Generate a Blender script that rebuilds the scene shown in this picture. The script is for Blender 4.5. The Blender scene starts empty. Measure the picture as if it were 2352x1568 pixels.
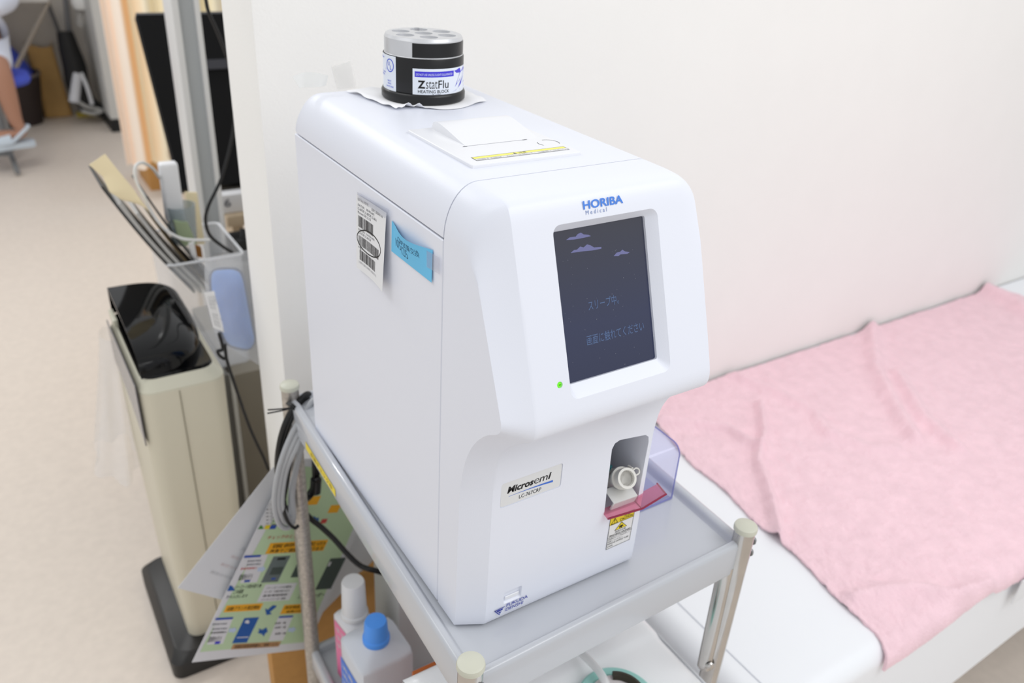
import bpy, bmesh, math, random
from mathutils import Vector, Matrix, noise

random.seed(7)
scene = bpy.context.scene
COL = scene.collection

# ------------------------------------------------------------------ camera, world, lights, exposure
ZO = 0.80                      # all coordinates below are written with the trolley's tray height at z = 0; the floor is at -ZO
W, H = 2352, 1568
FPX = 1888.165
CAMR = Vector((0.84375962, -0.53380088, 0.05591356))
CAMD = Vector((-0.2140681, -0.43022893, -0.87697087))
CAMF = Vector((0.49218345, 0.7279833, -0.47727954))
CAMP = Vector((-0.303, -0.557, 0.664))

cam = bpy.data.cameras.new('camera')
cam.sensor_width = 36.0
cam.lens = FPX / W * 36.0
cam.clip_start = 0.02
cam.dof.use_dof = True
cam.dof.focus_distance = 0.74
cam.dof.aperture_fstop = 5.6
camo = bpy.data.objects.new('camera', cam)
COL.objects.link(camo)
m = Matrix((CAMR, -CAMD, -CAMF)).transposed().to_4x4()
m.translation = CAMP + Vector((0, 0, ZO))
camo.matrix_world = m
scene.camera = camo

LW, LA, LB, LC, LD = 0.75, 13.0, 5.8, 25, 4.0
world = bpy.data.worlds.new('room_light')
scene.world = world
world.use_nodes = True
bg = world.node_tree.nodes['Background']
bg.inputs[0].default_value = (0.97, 0.985, 1.0, 1)
bg.inputs[1].default_value = LW

def area(name, loc, target, sx, sy, power, col=(1, 1, 1)):
    l = bpy.data.lights.new(name, 'AREA')
    l.shape = 'RECTANGLE'; l.size = sx; l.size_y = sy; l.energy = power; l.color = col
    o = bpy.data.objects.new(name, l); COL.objects.link(o)
    loc = Vector(loc) + Vector((0, 0, ZO)); target = Vector(target) + Vector((0, 0, ZO))
    o.location = loc
    o.rotation_euler = (target - loc).to_track_quat('-Z', 'Y').to_euler()
    return o
area('ceiling_lamp', (1.1, -1.1, 1.7), (0.4, 0.1, 0.0), 1.6, 0.9, LA)
area('ceiling_lamp', (-1.0, 0.6, 1.75), (-0.6, 0.7, -0.8), 1.25, 0.5, LB)
area('ceiling_lamp', (-0.6, 2.6, 1.75), (-0.6, 2.6, -0.8), 1.25, 0.3, LC)
area('bounced_flash', (0.6, -1.5, 1.6), (0.2, 0.1, 0.1), 1.2, 1.2, LD)

scene.view_settings.view_transform = 'Standard'
scene.view_settings.look = 'None'
scene.view_settings.gamma = 1
scene.view_settings.exposure = 0.0

# ------------------------------------------------------------------ projection helpers
def ray(p):
    x, y = p
    return CAMR * ((x - W / 2) / FPX) + CAMD * ((y - H / 2) / FPX) + CAMF
def on(p, axis, val):
    r = ray(p); t = (val - CAMP[axis]) / r[axis]
    return CAMP + r * t
def onplane(p, p0, n):
    r = ray(p); n = Vector(n); t = ((Vector(p0) - CAMP).dot(n)) / r.dot(n)
    return CAMP + r * t

# ------------------------------------------------------------------ materials
def srgb(r, g, b):
    f = lambda c: (c / 255 / 12.92) if c / 255 <= 0.04045 else ((c / 255 + 0.055) / 1.055) ** 2.4
    return (f(r), f(g), f(b), 1)
MATS = {}
def mat(name, rgb, rough=0.5, metal=0.0, spec=0.5, noise_amt=0.0, noise_scale=60, bump=0.0, bump_scale=200,
        emit=None, emit_s=0.0, trans=0.0, ior=1.45, alpha=1.0, coat=0.0, sheen=0.0):
    if name in MATS: return MATS[name]
    ma = bpy.data.materials.new(name); ma.use_nodes = True
    nt = ma.node_tree; b = nt.nodes['Principled BSDF']
    c = srgb(*rgb)
    b.inputs['Base Color'].default_value = c
    b.inputs['Roughness'].default_value = rough
    b.inputs['Metallic'].default_value = metal
    b.inputs['Specular IOR Level'].default_value = spec
    b.inputs['Transmission Weight'].default_value = trans
    b.inputs['IOR'].default_value = ior
    b.inputs['Alpha'].default_value = alpha
    b.inputs['Coat Weight'].default_value = coat
    b.inputs['Sheen Weight'].default_value = sheen
    if emit:
        b.inputs['Emission Color'].default_value = srgb(*emit); b.inputs['Emission Strength'].default_value = emit_s
    tc = nt.nodes.new('ShaderNodeTexCoord')
    if noise_amt > 0:
        n = nt.nodes.new('ShaderNodeTexNoise'); n.inputs['Scale'].default_value = noise_scale; n.inputs['Detail'].default_value = 5
        nt.links.new(tc.outputs['Object'], n.inputs['Vector'])
        mx = nt.nodes.new('ShaderNodeMixRGB'); mx.blend_type = 'MULTIPLY'; mx.inputs[0].default_value = 1
        rp = nt.nodes.new('ShaderNodeValToRGB')
        lo = 1 - noise_amt
        rp.color_ramp.elements[0].position = 0.3; rp.color_ramp.elements[1].position = 0.7
        rp.color_ramp.elements[0].color = (lo, lo, lo, 1); rp.color_ramp.elements[1].color = (1, 1, 1, 1)
        nt.links.new(n.outputs['Fac'], rp.inputs[0])
        mx.inputs[1].default_value = c
        nt.links.new(rp.outputs[0], mx.inputs[2]); nt.links.new(mx.outputs[0], b.inputs['Base Color'])
    if bump > 0:
        n2 = nt.nodes.new('ShaderNodeTexNoise'); n2.inputs['Scale'].default_value = bump_scale; n2.inputs['Detail'].default_value = 3
        nt.links.new(tc.outputs['Object'], n2.inputs['Vector'])
        bp = nt.nodes.new('ShaderNodeBump'); bp.inputs['Strength'].default_value = bump; bp.inputs['Distance'].default_value = 0.002
        nt.links.new(n2.outputs['Fac'], bp.inputs['Height']); nt.links.new(bp.outputs[0], b.inputs['Normal'])
    MATS[name] = ma
    return ma

def clear_mat(name, tint, gloss=0.10, rough=0.06, haze=0.0):
    # thin clear plastic: tinted see-through with a mirror-like sheen that grows at grazing angles
    ma = bpy.data.materials.new(name); ma.use_nodes = True; nt = ma.node_tree
    nt.nodes.remove(nt.nodes['Principled BSDF']); out = nt.nodes['Material Output']
    tr = nt.nodes.new('ShaderNodeBsdfTransparent'); tr.inputs[0].default_value = srgb(*tint)
    gl = nt.nodes.new('ShaderNodeBsdfGlossy'); gl.inputs['Roughness'].default_value = rough
    lw = nt.nodes.new('ShaderNodeLayerWeight'); lw.inputs[0].default_value = 0.5
    pw = nt.nodes.new('ShaderNodeMath'); pw.operation = 'POWER'; pw.inputs[1].default_value = 3.0
    fr = nt.nodes.new('ShaderNodeMath'); fr.operation = 'MULTIPLY_ADD'; fr.inputs[1].default_value = gloss * 4; fr.inputs[2].default_value = 0.03
    nt.links.new(lw.outputs['Facing'], pw.inputs[0]); nt.links.new(pw.outputs[0], fr.inputs[0]); fr.use_clamp = True
    mx = nt.nodes.new('ShaderNodeMixShader'); nt.links.new(fr.outputs[0], mx.inputs[0]); nt.links.new(tr.outputs[0], mx.inputs[1]); nt.links.new(gl.outputs[0], mx.inputs[2])
    last = mx
    if haze > 0:
        df = nt.nodes.new('ShaderNodeBsdfDiffuse'); df.inputs[0].default_value = srgb(*tint)
        m2 = nt.nodes.new('ShaderNodeMixShader'); m2.inputs[0].default_value = haze
        nt.links.new(mx.outputs[0], m2.inputs[1]); nt.links.new(df.outputs[0], m2.inputs[2]); last = m2
    nt.links.new(last.outputs[0], out.inputs[0])
    return ma
SHELL = mat('white_plastic', (233, 236, 246), 0.38, bump=0.04, bump_scale=900)
SHELL2 = mat('white_plastic_part', (236, 237, 241), 0.35)
DARK = mat('dark_gap', (22, 23, 25), 0.6)
BLACK = mat('black_plastic', (18, 18, 19), 0.35)
INK = mat('black_ink', (20, 20, 22), 0.6)
GREYINK = mat('grey_ink', (105, 107, 115), 0.6)
LIGHTINK = mat('light_grey_ink', (165, 165, 170), 0.6)
PAPER = mat('white_paper', (238, 238, 238), 0.7)
YELLOW = mat('yellow_label', (238, 214, 42), 0.5)
LYELLOW = mat('pale_yellow_label', (244, 240, 120), 0.5)
CHROME = mat('chrome', (205, 202, 198), 0.16, metal=1.0, noise_amt=0.12, noise_scale=25)
OLDCHROME = mat('pitted_chrome', (204, 198, 190), 0.36, metal=0.65, noise_amt=0.34, noise_scale=190, bump=0.35, bump_scale=300)
STEEL = mat('zinc_bolt', (150, 152, 154), 0.35, metal=0.7)

# ------------------------------------------------------------------ mesh builder
TEXTS = {}
def text_geo(s, bold=0.0):
    key = (s, bold)
    if key in TEXTS: return TEXTS[key]
    c = bpy.data.curves.new('lettering', 'FONT'); c.body = s; c.offset = bold; c.resolution_u = 3
    o = bpy.data.objects.new('lettering', c); COL.objects.link(o)
    dg = bpy.context.evaluated_depsgraph_get(); dg.update()
    me = bpy.data.meshes.new_from_object(o.evaluated_get(dg))
    vs = [(v.co.x, v.co.y) for v in me.vertices]; fs = [tuple(p.vertices) for p in me.polygons]
    bpy.data.objects.remove(o); bpy.data.curves.remove(c); bpy.data.meshes.remove(me)
    TEXTS[key] = (vs, fs)
    return TEXTS[key]

class Frame:
    """a flat local frame: P(u, v, h)"""
    def __init__(s, o, u, v, n=None):
        s.o = Vector(o); s.u = Vector(u).normalized(); s.v = Vector(v).normalized()
        s.n = Vector(n).normalized() if n is not None else s.u.cross(s.v).normalized()
    def __call__(s, u, v, h=0.0): return s.o + s.u * u + s.v * v + s.n * h

class MB:
    def __init__(s): s.v = []; s.f = []; s.mi = []; s.mats = []; s.uvflag = False
    def mid(s, m):
        if m not in s.mats: s.mats.append(m)
        return s.mats.index(m)
    def add(s, vs, fs, m):
        b = len(s.v); s.v += [Vector(p) for p in vs]; i = s.mid(m)
        for f in fs: s.f.append(tuple(b + k for k in f)); s.mi.append(i)
        return s
    def bm(s, bm, m, M=None):
        bm.verts.index_update()
        s.add([(M @ v.co) if M else v.co.copy() for v in bm.verts], [[v.index for v in f.verts] for f in bm.faces], m); bm.free(); return s
    def box(s, a, b, m, bevel=0.0, seg=2):
        a = Vector(a); b = Vector(b); bm = bmesh.new(); bmesh.ops.create_cube(bm, size=1)
        d = b - a; c = (a + b) / 2
        for v in bm.verts: v.co = Vector((v.co.x * abs(d.x), v.co.y * abs(d.y), v.co.z * abs(d.z))) + c
        if bevel > 0: bmesh.ops.bevel(bm, geom=bm.edges[:], offset=bevel, segments=seg, profile=0.6, affect='EDGES', clamp_overlap=True)
        return s.bm(bm, m)
    def fbox(s, fr, a, b, m, bevel=0.0, seg=2):
        t = MB(); t.box(a, b, m, bevel, seg)
        return s.add([fr(*p) for p in t.v], t.f, m)
    def cyl(s, p, q, r, m, n=24, r2=None, caps=True):
        p = Vector(p); q = Vector(q); d = (q - p).normalized()
        a = d.orthogonal().normalized(); b = d.cross(a); r2 = r if r2 is None else r2
        vs = [p + (a * math.cos(2 * math.pi * i / n) + b * math.sin(2 * math.pi * i / n)) * r for i in range(n)]
        vs += [q + (a * math.cos(2 * math.pi * i / n) + b * math.sin(2 * math.pi * i / n)) * r2 for i in range(n)]
        fs = [(i, (i + 1) % n, n + (i + 1) % n, n + i) for i in range(n)]
        if caps: fs += [tuple(range(n - 1, -1, -1)), tuple(range(n, 2 * n))]
        return s.add(vs, fs, m)
    def lathe(s, c, prof, m, n=48, axis=(0, 0, 1)):
        c = Vector(c); d = Vector(axis).normalized(); a = d.orthogonal().normalized() if abs(d.z) < 0.99 else Vector((1, 0, 0)); b = d.cross(a)
        vs = []; fs = []; k = len(prof)
        for i in range(n):
            t = 2 * math.pi * i / n; e = a * math.cos(t) + b * math.sin(t)
            vs += [c + e * r + d * z for r, z in prof]
        for i in range(n):
            j = (i + 1) % n
            for q in range(k - 1):
                fs.append((i * k + q, j * k + q, j * k + q + 1, i * k + q + 1))
        if prof[0][0] > 1e-6: fs.append(tuple(i * k for i in range(n - 1, -1, -1)))
        if prof[-1][0] > 1e-6: fs.append(tuple(i * k + k - 1 for i in range(n)))
        return s.add(vs, fs, m)
    def tube(s, pts, r, m, n=10, smooth=6, closed=False):
        pts = [Vector(p) for p in pts]
        if smooth > 1:
            out = []; N = len(pts); rng = N if closed else N - 1
            for i in range(rng):
                g = lambda k: pts[k % N] if closed else pts[max(0, min(N - 1, k))]
                p0, p1, p2, p3 = g(i - 1), g(i), g(i + 1), g(i + 2)
                for j in range(smooth):
                    t = j / smooth
                    out.append(0.5 * ((2 * p1) + (p2 - p0) * t + (2 * p0 - 5 * p1 + 4 * p2 - p3) * t * t + (3 * p1 - p0 - 3 * p2 + p3) * t ** 3))
            if not closed: out.append(pts[-1])
            pts = out
        N = len(pts); vs = []; fs = []; up = None
        for i, p in enumerate(pts):
            if closed: d = (pts[(i + 1) % N] - pts[i - 1])
            else: d = pts[min(N - 1, i + 1)] - pts[max(0, i - 1)]
            d = d.normalized() if d.length > 1e-9 else Vector((0, 0, 1))
            if up is None: up = d.orthogonal().normalized()
            up = (up - d * up.dot(d)); up = up.normalized() if up.length > 1e-6 else d.orthogonal().normalized()
            b = d.cross(up); rr = r(i / max(1, N - 1)) if callable(r) else r
            vs += [p + (up * math.cos(2 * math.pi * k / n) + b * math.sin(2 * math.pi * k / n)) * rr for k in range(n)]
        for i in range(N if closed else N - 1):
            j = (i + 1) % N
            for k in range(n): fs.append((i * n + k, i * n + (k + 1) % n, j * n + (k + 1) % n, j * n + k))
        if not closed: fs += [tuple(range(n - 1, -1, -1)), tuple(range((N - 1) * n, N * n))]
        return s.add(vs, fs, m)
    def grid(s, fn, nu, nv, m):
        vs = [fn(i / nu, j / nv) for j in range(nv + 1) for i in range(nu + 1)]
        fs = [(j * (nu + 1) + i, j * (nu + 1) + i + 1, (j + 1) * (nu + 1) + i + 1, (j + 1) * (nu + 1) + i) for j in range(nv) for i in range(nu)]
        return s.add(vs, fs, m)
    def sheet(s, fn, nu, nv, m, th):
        """a thin closed sheet of real thickness th; fn(a, b) -> point"""
        P = [[Vector(fn(i / nu, j / nv)) for i in range(nu + 1)] for j in range(nv + 1)]
        top = []; bot = []
        for j in range(nv + 1):
            for i in range(nu + 1):
                du = P[j][min(nu, i + 1)] - P[j][max(0, i - 1)]; dv = P[min(nv, j + 1)][i] - P[max(0, j - 1)][i]
                n = du.cross(dv); n = n.normalized() if n.length > 1e-12 else Vector((0, 0, 1))
                top.append(P[j][i]); bot.append(P[j][i] - n * th)
        w = nu + 1; k = len(top); fs = []
        for j in range(nv):
            for i in range(nu):
                a = j * w + i; fs.append((a, a + 1, a + w + 1, a + w)); fs.append((k + a, k + a + w, k + a + w + 1, k + a + 1))
        rim = [(i, 0) for i in range(nu)] + [(nu, j) for j in range(nv)] + [(nu - i, nv) for i in range(nu)] + [(0, nv - j) for j in range(nv)]
        R = [j * w + i for i, j in rim]
        for q in range(len(R)):
            a, b = R[q], R[(q + 1) % len(R)]; fs.append((b, a, k + a, k + b))
        return s.add(top + bot, fs, m)
    def prism(s, poly, ext, m):
        """poly: list of 3D points (planar), ext: vector"""
        poly = [Vector(p) for p in poly]; e = Vector(ext); n = len(poly)
        vs = poly + [p + e for p in poly]
        fs = [tuple(range(n - 1, -1, -1)), tuple(range(n, 2 * n))] + [(i, (i + 1) % n, n + (i + 1) % n, n + i) for i in range(n)]
        return s.add(vs, fs, m)
    def poly(s, pts, m): return s.add(pts, [tuple(range(len(pts)))], m)
    def text(s, st, fr, u, v, w, h, m, bold=0.0, shear=0.0, lift=0.0002, mode='fit'):
        """fit the text's bounding box into u..u+w, v..v+h of the mapping fr(u, v, h)"""
        vs, fs = text_geo(st, bold)
        if not vs: return s
        x0 = min(p[0] for p in vs); x1 = max(p[0] for p in vs); y0 = min(p[1] for p in vs); y1 = max(p[1] for p in vs)
        sx = w / max(1e-6, x1 - x0); sy = h / max(1e-6, y1 - y0)
        return s.add([fr(u + (p[0] - x0) * sx + shear * (p[1] - y0) * sy, v + (p[1] - y0) * sy, lift) for p in vs], fs, m)
    def rect(s, fr, u0, v0, u1, v1, m, lift=0.0001, r=0.0, n=1):
        if r > 0:
            pts = []
            for cx, cy, a0 in ((u1 - r, v0 + r, -90), (u1 - r, v1 - r, 0), (u0 + r, v1 - r, 90), (u0 + r, v0 + r, 180)):
                for k in range(5):
                    a = math.radians(a0 + k * 22.5); pts.append(fr(cx + r * math.cos(a), cy + r * math.sin(a), lift))
            return s.poly(pts, m)
        vs = []; fs = []
        for i in range(n + 1):
            u = u0 + (u1 - u0) * i / n; vs += [fr(u, v0, lift), fr(u, v1, lift)]
        for i in range(n): fs.append((2 * i, 2 * i + 2, 2 * i + 3, 2 * i + 1))
        return s.add(vs, fs, m)
    def line(s, fr, pts, wd, m, lift=0.0003, closed=False):
        N = len(pts)
        for i in range(N if closed else N - 1):
            a = Vector((pts[i][0], pts[i][1])); b = Vector((pts[(i + 1) % N][0], pts[(i + 1) % N][1])); d = b - a
            if d.length < 1e-9: continue
            d.normalize(); n = Vector((-d.y, d.x)) * wd / 2; a = a - d * wd * 0.3; b = b + d * wd * 0.3
            s.poly([fr(*(q), lift) for q in ((a - n)[:], (b - n)[:], (b + n)[:], (a + n)[:])], m)
        return s
    def build(s, name, parent=None, angle=35, label=None, recalc=True):
        me = bpy.data.meshes.new(name)
        if parent is not None:
            org = ORG[parent.name]
        else:
            xs = [p.x for p in s.v]; ys = [p.y for p in s.v]; zs = [p.z for p in s.v]
            org = Vector(((min(xs) + max(xs)) / 2, (min(ys) + max(ys)) / 2, min(zs)))
        me.from_pydata([p - org for p in s.v], [], s.f)
        for m_ in s.mats: me.materials.append(m_)
        me.polygons.foreach_set('material_index', s.mi)
        if recalc:
            bm = bmesh.new(); bm.from_mesh(me); bmesh.ops.recalc_face_normals(bm, faces=bm.faces[:]); bm.to_mesh(me); bm.free()
        me.shade_smooth(); me.set_sharp_from_angle(angle=math.radians(angle))
        me.update()
        o = bpy.data.objects.new(name, me); COL.objects.link(o)
        ORG[o.name] = org
        if parent is not None: o.parent = parent
        else: o.location = org + Vector((0, 0, ZO))
        if label: o['label'] = label
        return o
ORG = {}
def thing(name, label, cat, loc, group=None):
    o = bpy.data.objects.new(name, None); COL.objects.link(o)
    o.empty_display_size = 0.05
    o.location = Vector(loc) + Vector((0, 0, ZO)); ORG[o.name] = Vector(loc)
    o['label'] = label; o['category'] = cat
    if group: o['group'] = group
    return o
def solo(mb, name, label, cat, group=None, **k):
    o = mb.build(name, None, **k); o['label'] = label; o['category'] = cat
    if group: o['group'] = group
    return o
def struct(mb, name, **k):
    o = mb.build(name, None, **k); o['kind'] = 'structure'; return o
def rot90(o): return o
def cut(o, cutters):
    """carve cutters (MB) out of the mesh object o and keep the result as its mesh"""
    tmp = []
    for c in cutters:
        co = c.build('carving', None); co.location = (0, 0, 0)
        off = ORG[co.name] - ORG[o.name]
        for v in co.data.vertices: v.co += off
        co.matrix_world = o.matrix_world.copy() if o.parent is None else Matrix.Translation(ORG[o.name] + Vector((0, 0, ZO)))
        md = o.modifiers.new('carve', 'BOOLEAN'); md.operation = 'DIFFERENCE'; md.object = co; md.solver = 'EXACT'; tmp.append(co)
    bpy.context.view_layer.update()
    dg = bpy.context.evaluated_depsgraph_get(); dg.update()
    me = bpy.data.meshes.new_from_object(o.evaluated_get(dg))
    o.modifiers.clear(); old = o.data; o.data = me; me.name = o.name
    bpy.data.meshes.remove(old)
    for c in tmp: bpy.data.objects.remove(c)
    me.shade_smooth(); me.set_sharp_from_angle(angle=math.radians(28))
    return o
def lerp(a, b, t): return a + (b - a) * t
def rrect(x0, y0, x1, y1, r, n=6):
    pts = []
    for cx, cy, a0 in ((x1 - r, y0 + r, -90), (x1 - r, y1 - r, 0), (x0 + r, y1 - r, 90), (x0 + r, y0 + r, 180)):
        for k in range(n + 1):
            a = math.radians(a0 + 90 * k / n); pts.append((cx + r * math.cos(a), cy + r * math.sin(a)))
    return pts

# ------------------------------------------------------------------ the setting
WALLM = mat('wallpaper_white', (248, 247, 244), 0.75, noise_amt=0.015, noise_scale=9, bump=0.25, bump_scale=260)
WALLEND_ = mat('partition_end_white', (232, 232, 231), 0.6, bump=0.05, bump_scale=200)
FLOORM = mat('vinyl_floor_beige', (226, 214, 202), 0.42, noise_amt=0.07, noise_scale=45, bump=0.03, bump_scale=80)
BACKM = mat('far_wall_grey', (190, 184, 176), 0.7, noise_amt=0.04, noise_scale=4)
YW = 0.575
mb = MB(); mb.box((-3.2, -2.6, -0.86), (4.2, 5.75, -0.80), FLOORM); struct(mb, 'floor')
mb = MB(); mb.box((0.026, YW, -0.80), (4.2, YW + 0.148, 1.6), WALLM, 0.004); o = struct(mb, 'wall_right')
mb = MB(); mb.box((-3.2, 5.72, -0.80), (4.2, 5.85, 1.6), BACKM); struct(mb, 'wall_back')

# ------------------------------------------------------------------ blood analyser
MW = 0.2305; MX = MW / 2; LZ = 0.458
an = thing('blood_analyzer', 'large white benchtop blood analyser with a dark touch screen standing on the grey trolley', 'medical analyzer', (MX, 0.15, 0.0))

def zt(x):
    d = min(x, MW - x)
    return LZ if d >= 0.03 else LZ - 0.045 + 0.045 * math.sqrt(max(0, 1 - ((0.03 - d) / 0.03) ** 2))
def arcx(n=12):
    l = [0.03 * (1 - math.cos(math.pi / 2 * k / n)) for k in range(n + 1)]
    return l
XS = sorted(set([round(v, 5) for v in arcx()] + [0.027, 0.045, 0.07, 0.1, MX]))
XS = XS + [round(MW - x, 5) for x in reversed(XS) if abs(x - MX) > 1e-4 and abs(x - .027) > 1e-4] + [MW - .0085]
XS = sorted(XS)

pf = [(0, .458), (-.030, .458), (-.045, .4568), (-.0538, .452), (-.0640, .4225), (-.1085, .2958), (-.1125, .2800), (-.1090, .2680), (-.092, .257), (-.070, .238), (-.058, .215), (-.054, .190), (-.053, .17), (-.053, .012), (-.050, .003)]
ps = [(0, .458), (-.022, .458), (-.034, .4525), (-.0395, .442), (-.0475, .4150), (-.0985, .2965), (-.1020, .2870), (-.0980, .2780), (-.078, .266), (-.058, .243), (-.046, .217), (-.040, .190), (-.038, .168), (-.038, .012), (-.036, .003)]
def chaikin(l, it=2):
    for _ in range(it):
        o = [l[0]]
        for a, b in zip(l, l[1:]):
            o += [(a[0] * .75 + b[0] * .25, a[1] * .75 + b[1] * .25), (a[0] * .25 + b[0] * .75, a[1] * .25 + b[1] * .75)]
        l = o + [l[-1]]
    return l
CF, CS = chaikin(pf), chaikin(ps)
def section(x):
    w = min(1.0, x / 0.027, (MW - x) / 0.0085)
    # the chamfer between side and front has a small rounded edge at both ends
    pts = []
    for (ya, za), (yb, zb) in zip(CS, CF):
        y = lerp(ya, yb, w); z = lerp(za, zb, w)
        if z > 0.40: z = 0.40 + (z - 0.40) * (zt(x) - 0.40) / 0.058
        pts.append(Vector((x, y, z)))
    pts.append(Vector((x, 0.0, 0.003)))
    return pts
mb = MB(); secs = [section(x) for x in XS]; k = len(secs[0]); vs = [p for s_ in secs for p in s_]; fs = []
for i in range(len(secs) - 1):
    for j in range(k):
        fs.append((i * k + j, i * k + (j + 1) % k, (i + 1) * k + (j + 1) % k, (i + 1) * k + j))
fs += [tuple(range(k - 1, -1, -1)), tuple((len(secs) - 1) * k + j for j in range(k))]
mb.add(vs, fs, SHELL)
front = mb.build('front_cover', an, angle=28)

# the leaning bezel plane: u = x, s = distance down the slope from (y -.058, z .44)
A = Vector((0, -.058, .44)); Bz = Vector((0, -.112, .285)); SD = (Bz - A).normalized(); SN = Vector((0, SD.z, -SD.y)); SN = SN if SN.y < 0 else -SN
BZ = Frame(A, (1, 0, 0), -SD, SN)           # v runs UP the slope, so v = -s
LF = Frame((0, -.053, 0), (1, 0, 0), (0, 0, 1), (0, -1, 0))    # the lower front: u = x, v = z

def frustum(fr, outer, inner, top, depth, m):
    c = MB(); a = [fr(u, v, top) for u, v in outer]; b = [fr(u, v, -depth) for u, v in inner]; n = len(a)
    c.add(a + b, [tuple(range(n)), tuple(range(2 * n - 1, n - 1, -1))] + [(i, n + i, n + (i + 1) % n, (i + 1) % n) for i in range(n)], m)
    return c
so = rrect(.0645, -.151, .1745, -.0055, .008); si = rrect(.0688, -.1392, .1660, -.0112, .002)
# outer outline is taken a little above the surface so the cut starts clean
k_ = 0.004 / 0.0075
so2 = [(o_[0] + (o_[0] - i_[0]) * k_, o_[1] + (o_[1] - i_[1]) * k_) for o_, i_ in zip(so, si)]
c1 = frustum(BZ, so2, si, 0.004, 0.0075, SHELL)
c1b = MB(); n_ = len(si); c1b.prism([BZ(u, v, -0.0070) for u, v in si], BZ.n * -0.004, SHELL)
slot = [(.1695, .091), (.2155, .0895), (.2175, .170), (.2160, .1775), (.2110, .1815), (.1760, .1870), (.1700, .1845), (.1675, .178)]
c2 = MB(); c2.prism([Vector((x, -.2, z)) for x, z in slot], (0, .21, 0), SHELL2)
c3 = frustum(LF, rrect(.0475, .0205, .0705, .0390, .002, 3), rrect(.0490, .0240, .0690, .0380, .002, 3), 0.002, 0.0035, SHELL)
npo = rrect(.036, .1535, .1065, .1830, .003, 4)
c4 = MB(); c4.prism([LF(u, v, 0.001) for u, v in npo], LF.n * -0.0018, SHELL2)
c5 = MB(); c5.cyl(BZ(.0545, -.1345, .002), BZ(.0545, -.1345, -.003), .0028, SHELL, 20)
cut(front, [c1, c1b, c2, c3, c4, c5])

# chassis, side panels, lid
mb = MB(); mb.box((.004, .0012, .004), (MW - .004, .350, .4135), DARK); mb.build('chassis', an)
for x0, x1 in ((0.0, .0045), (MW - .0045, MW)):
    mb = MB(); mb.box((x0, .0016, .003), (x1, .360, .4108), SHELL, .0009, 1); mb.build('side_panel', an)
mb = MB(); mb.box((.0045, .354, .003), (MW - .0045, .360, .4108), SHELL, .0008, 1); mb.build('back_panel', an)
lid = MB(); vs = []; fs = []
xs_ = [0.0] + arcx(12)[1:] + [.06, MX, MW - .06] + [MW - x for x in reversed(arcx(12)[1:])] + [MW]
ys_ = [(.0014, 0), (.338, 0), (.346, .0008), (.352, .0025), (.357, .006), (.3598, .0105), (.360, .012)]
ring = len(xs_) + 2
for y, dz in ys_:
    vs.append(Vector((0 + dz * .15, y, .4132)))
    for x in xs_:
        vs.append(Vector((MX + (x - MX) * (1 - dz * 1.2), y, max(.4140, zt(x) - dz * min(1, (zt(x) - .413) / .03)))))
    vs.append(Vector((MW - dz * .15, y, .4132)))
for i in range(len(ys_) - 1):
    for j in range(ring): fs.append((i * ring + j, i * ring + (j + 1) % ring, (i + 1) * ring + (j + 1) % ring, (i + 1) * ring + j))
fs += [tuple(range(ring)), tuple((len(ys_) - 1) * ring + j for j in range(ring - 1, -1, -1))]
lid.add(vs, fs, SHELL); lid.build('top_lid', an, angle=30)

# feet under the body
for fx, fy in ((.03, .02), (.20, .02), (.03, .33), (.20, .33)):
    mb = MB(); mb.cyl((fx, fy, -.0010), (fx, fy, .0045), .011, BLACK, 20); mb.build('foot', an)

# touch screen
SCREEN = bpy.data.materials.new('sleeping_screen'); SCREEN.use_nodes = True
nt = SCREEN.node_tree; b = nt.nodes['Principled BSDF']
tc = nt.nodes.new('ShaderNodeTexCoord'); sp = nt.nodes.new('ShaderNodeSeparateXYZ'); rp = nt.nodes.new('ShaderNodeValToRGB')
nt.links.new(tc.outputs['Generated'], sp.inputs[0]); nt.links.new(sp.outputs['Z'], rp.inputs[0])
rp.color_ramp.elements[0].color = srgb(40, 48, 84); rp.color_ramp.elements[1].color = srgb(62, 63, 76)
e_ = rp.color_ramp.elements.new(0.35); e_.color = srgb(48, 56, 92)
nt.links.new(rp.outputs[0], b.inputs['Emission Color']); b.inputs['Emission Strength'].default_value = 0.62
b.inputs['Base Color'].default_value = (0.012, 0.013, 0.017, 1); b.inputs['Roughness'].default_value = 0.22
CLOUD = mat('screen_cloud', (30, 30, 40), 0.3, emit=(112, 114, 160), emit_s=0.9)
STXT = mat('screen_lettering', (20, 25, 30), 0.3, emit=(86, 108, 148), emit_s=0.9)
DUST = mat('screen_dust', (150, 152, 160), 0.8)
mb = MB(); S0 = -.0098
mb.prism([BZ(u, v, S0 - .001) for u, v in rrect(.0692, -.1388, .1656, -.0116, .0015, 3)], BZ.n * 0.001, SCREEN)
scr = mb.build('touch_screen', an)
mb = MB()
def on_screen(p): # photograph measure -> bezel (u, v)
    q = onplane(p, BZ(0, 0, S0), BZ.n) - BZ.o; return q.dot(BZ.u), q.dot(BZ.v)
for cl in ([(1300, 551), (1308, 545), (1322, 543), (1327, 537), (1334, 534), (1340, 538), (1351, 539), (1357, 542), (1340, 546), (1318, 550)],
           [(1310, 581), (1318, 574), (1325, 573), (1332, 566), (1340, 568), (1348, 561), (1356, 563), (1364, 568), (1381, 567), (1381, 571), (1360, 575), (1338, 577)],
           [(1409, 588), (1416, 580), (1424, 578), (1429, 573), (1435, 577), (1446, 579), (1440, 583), (1425, 584), (1420, 588)]):
    mb.poly([BZ(*on_screen(p), S0 + .0002) for p in cl], CLOUD)
mb.build('cloud_graphic', scr)
mb = MB()
u0, v0 = on_screen((1352, 714)); u1, v1 = on_screen((1422, 698))
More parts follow.
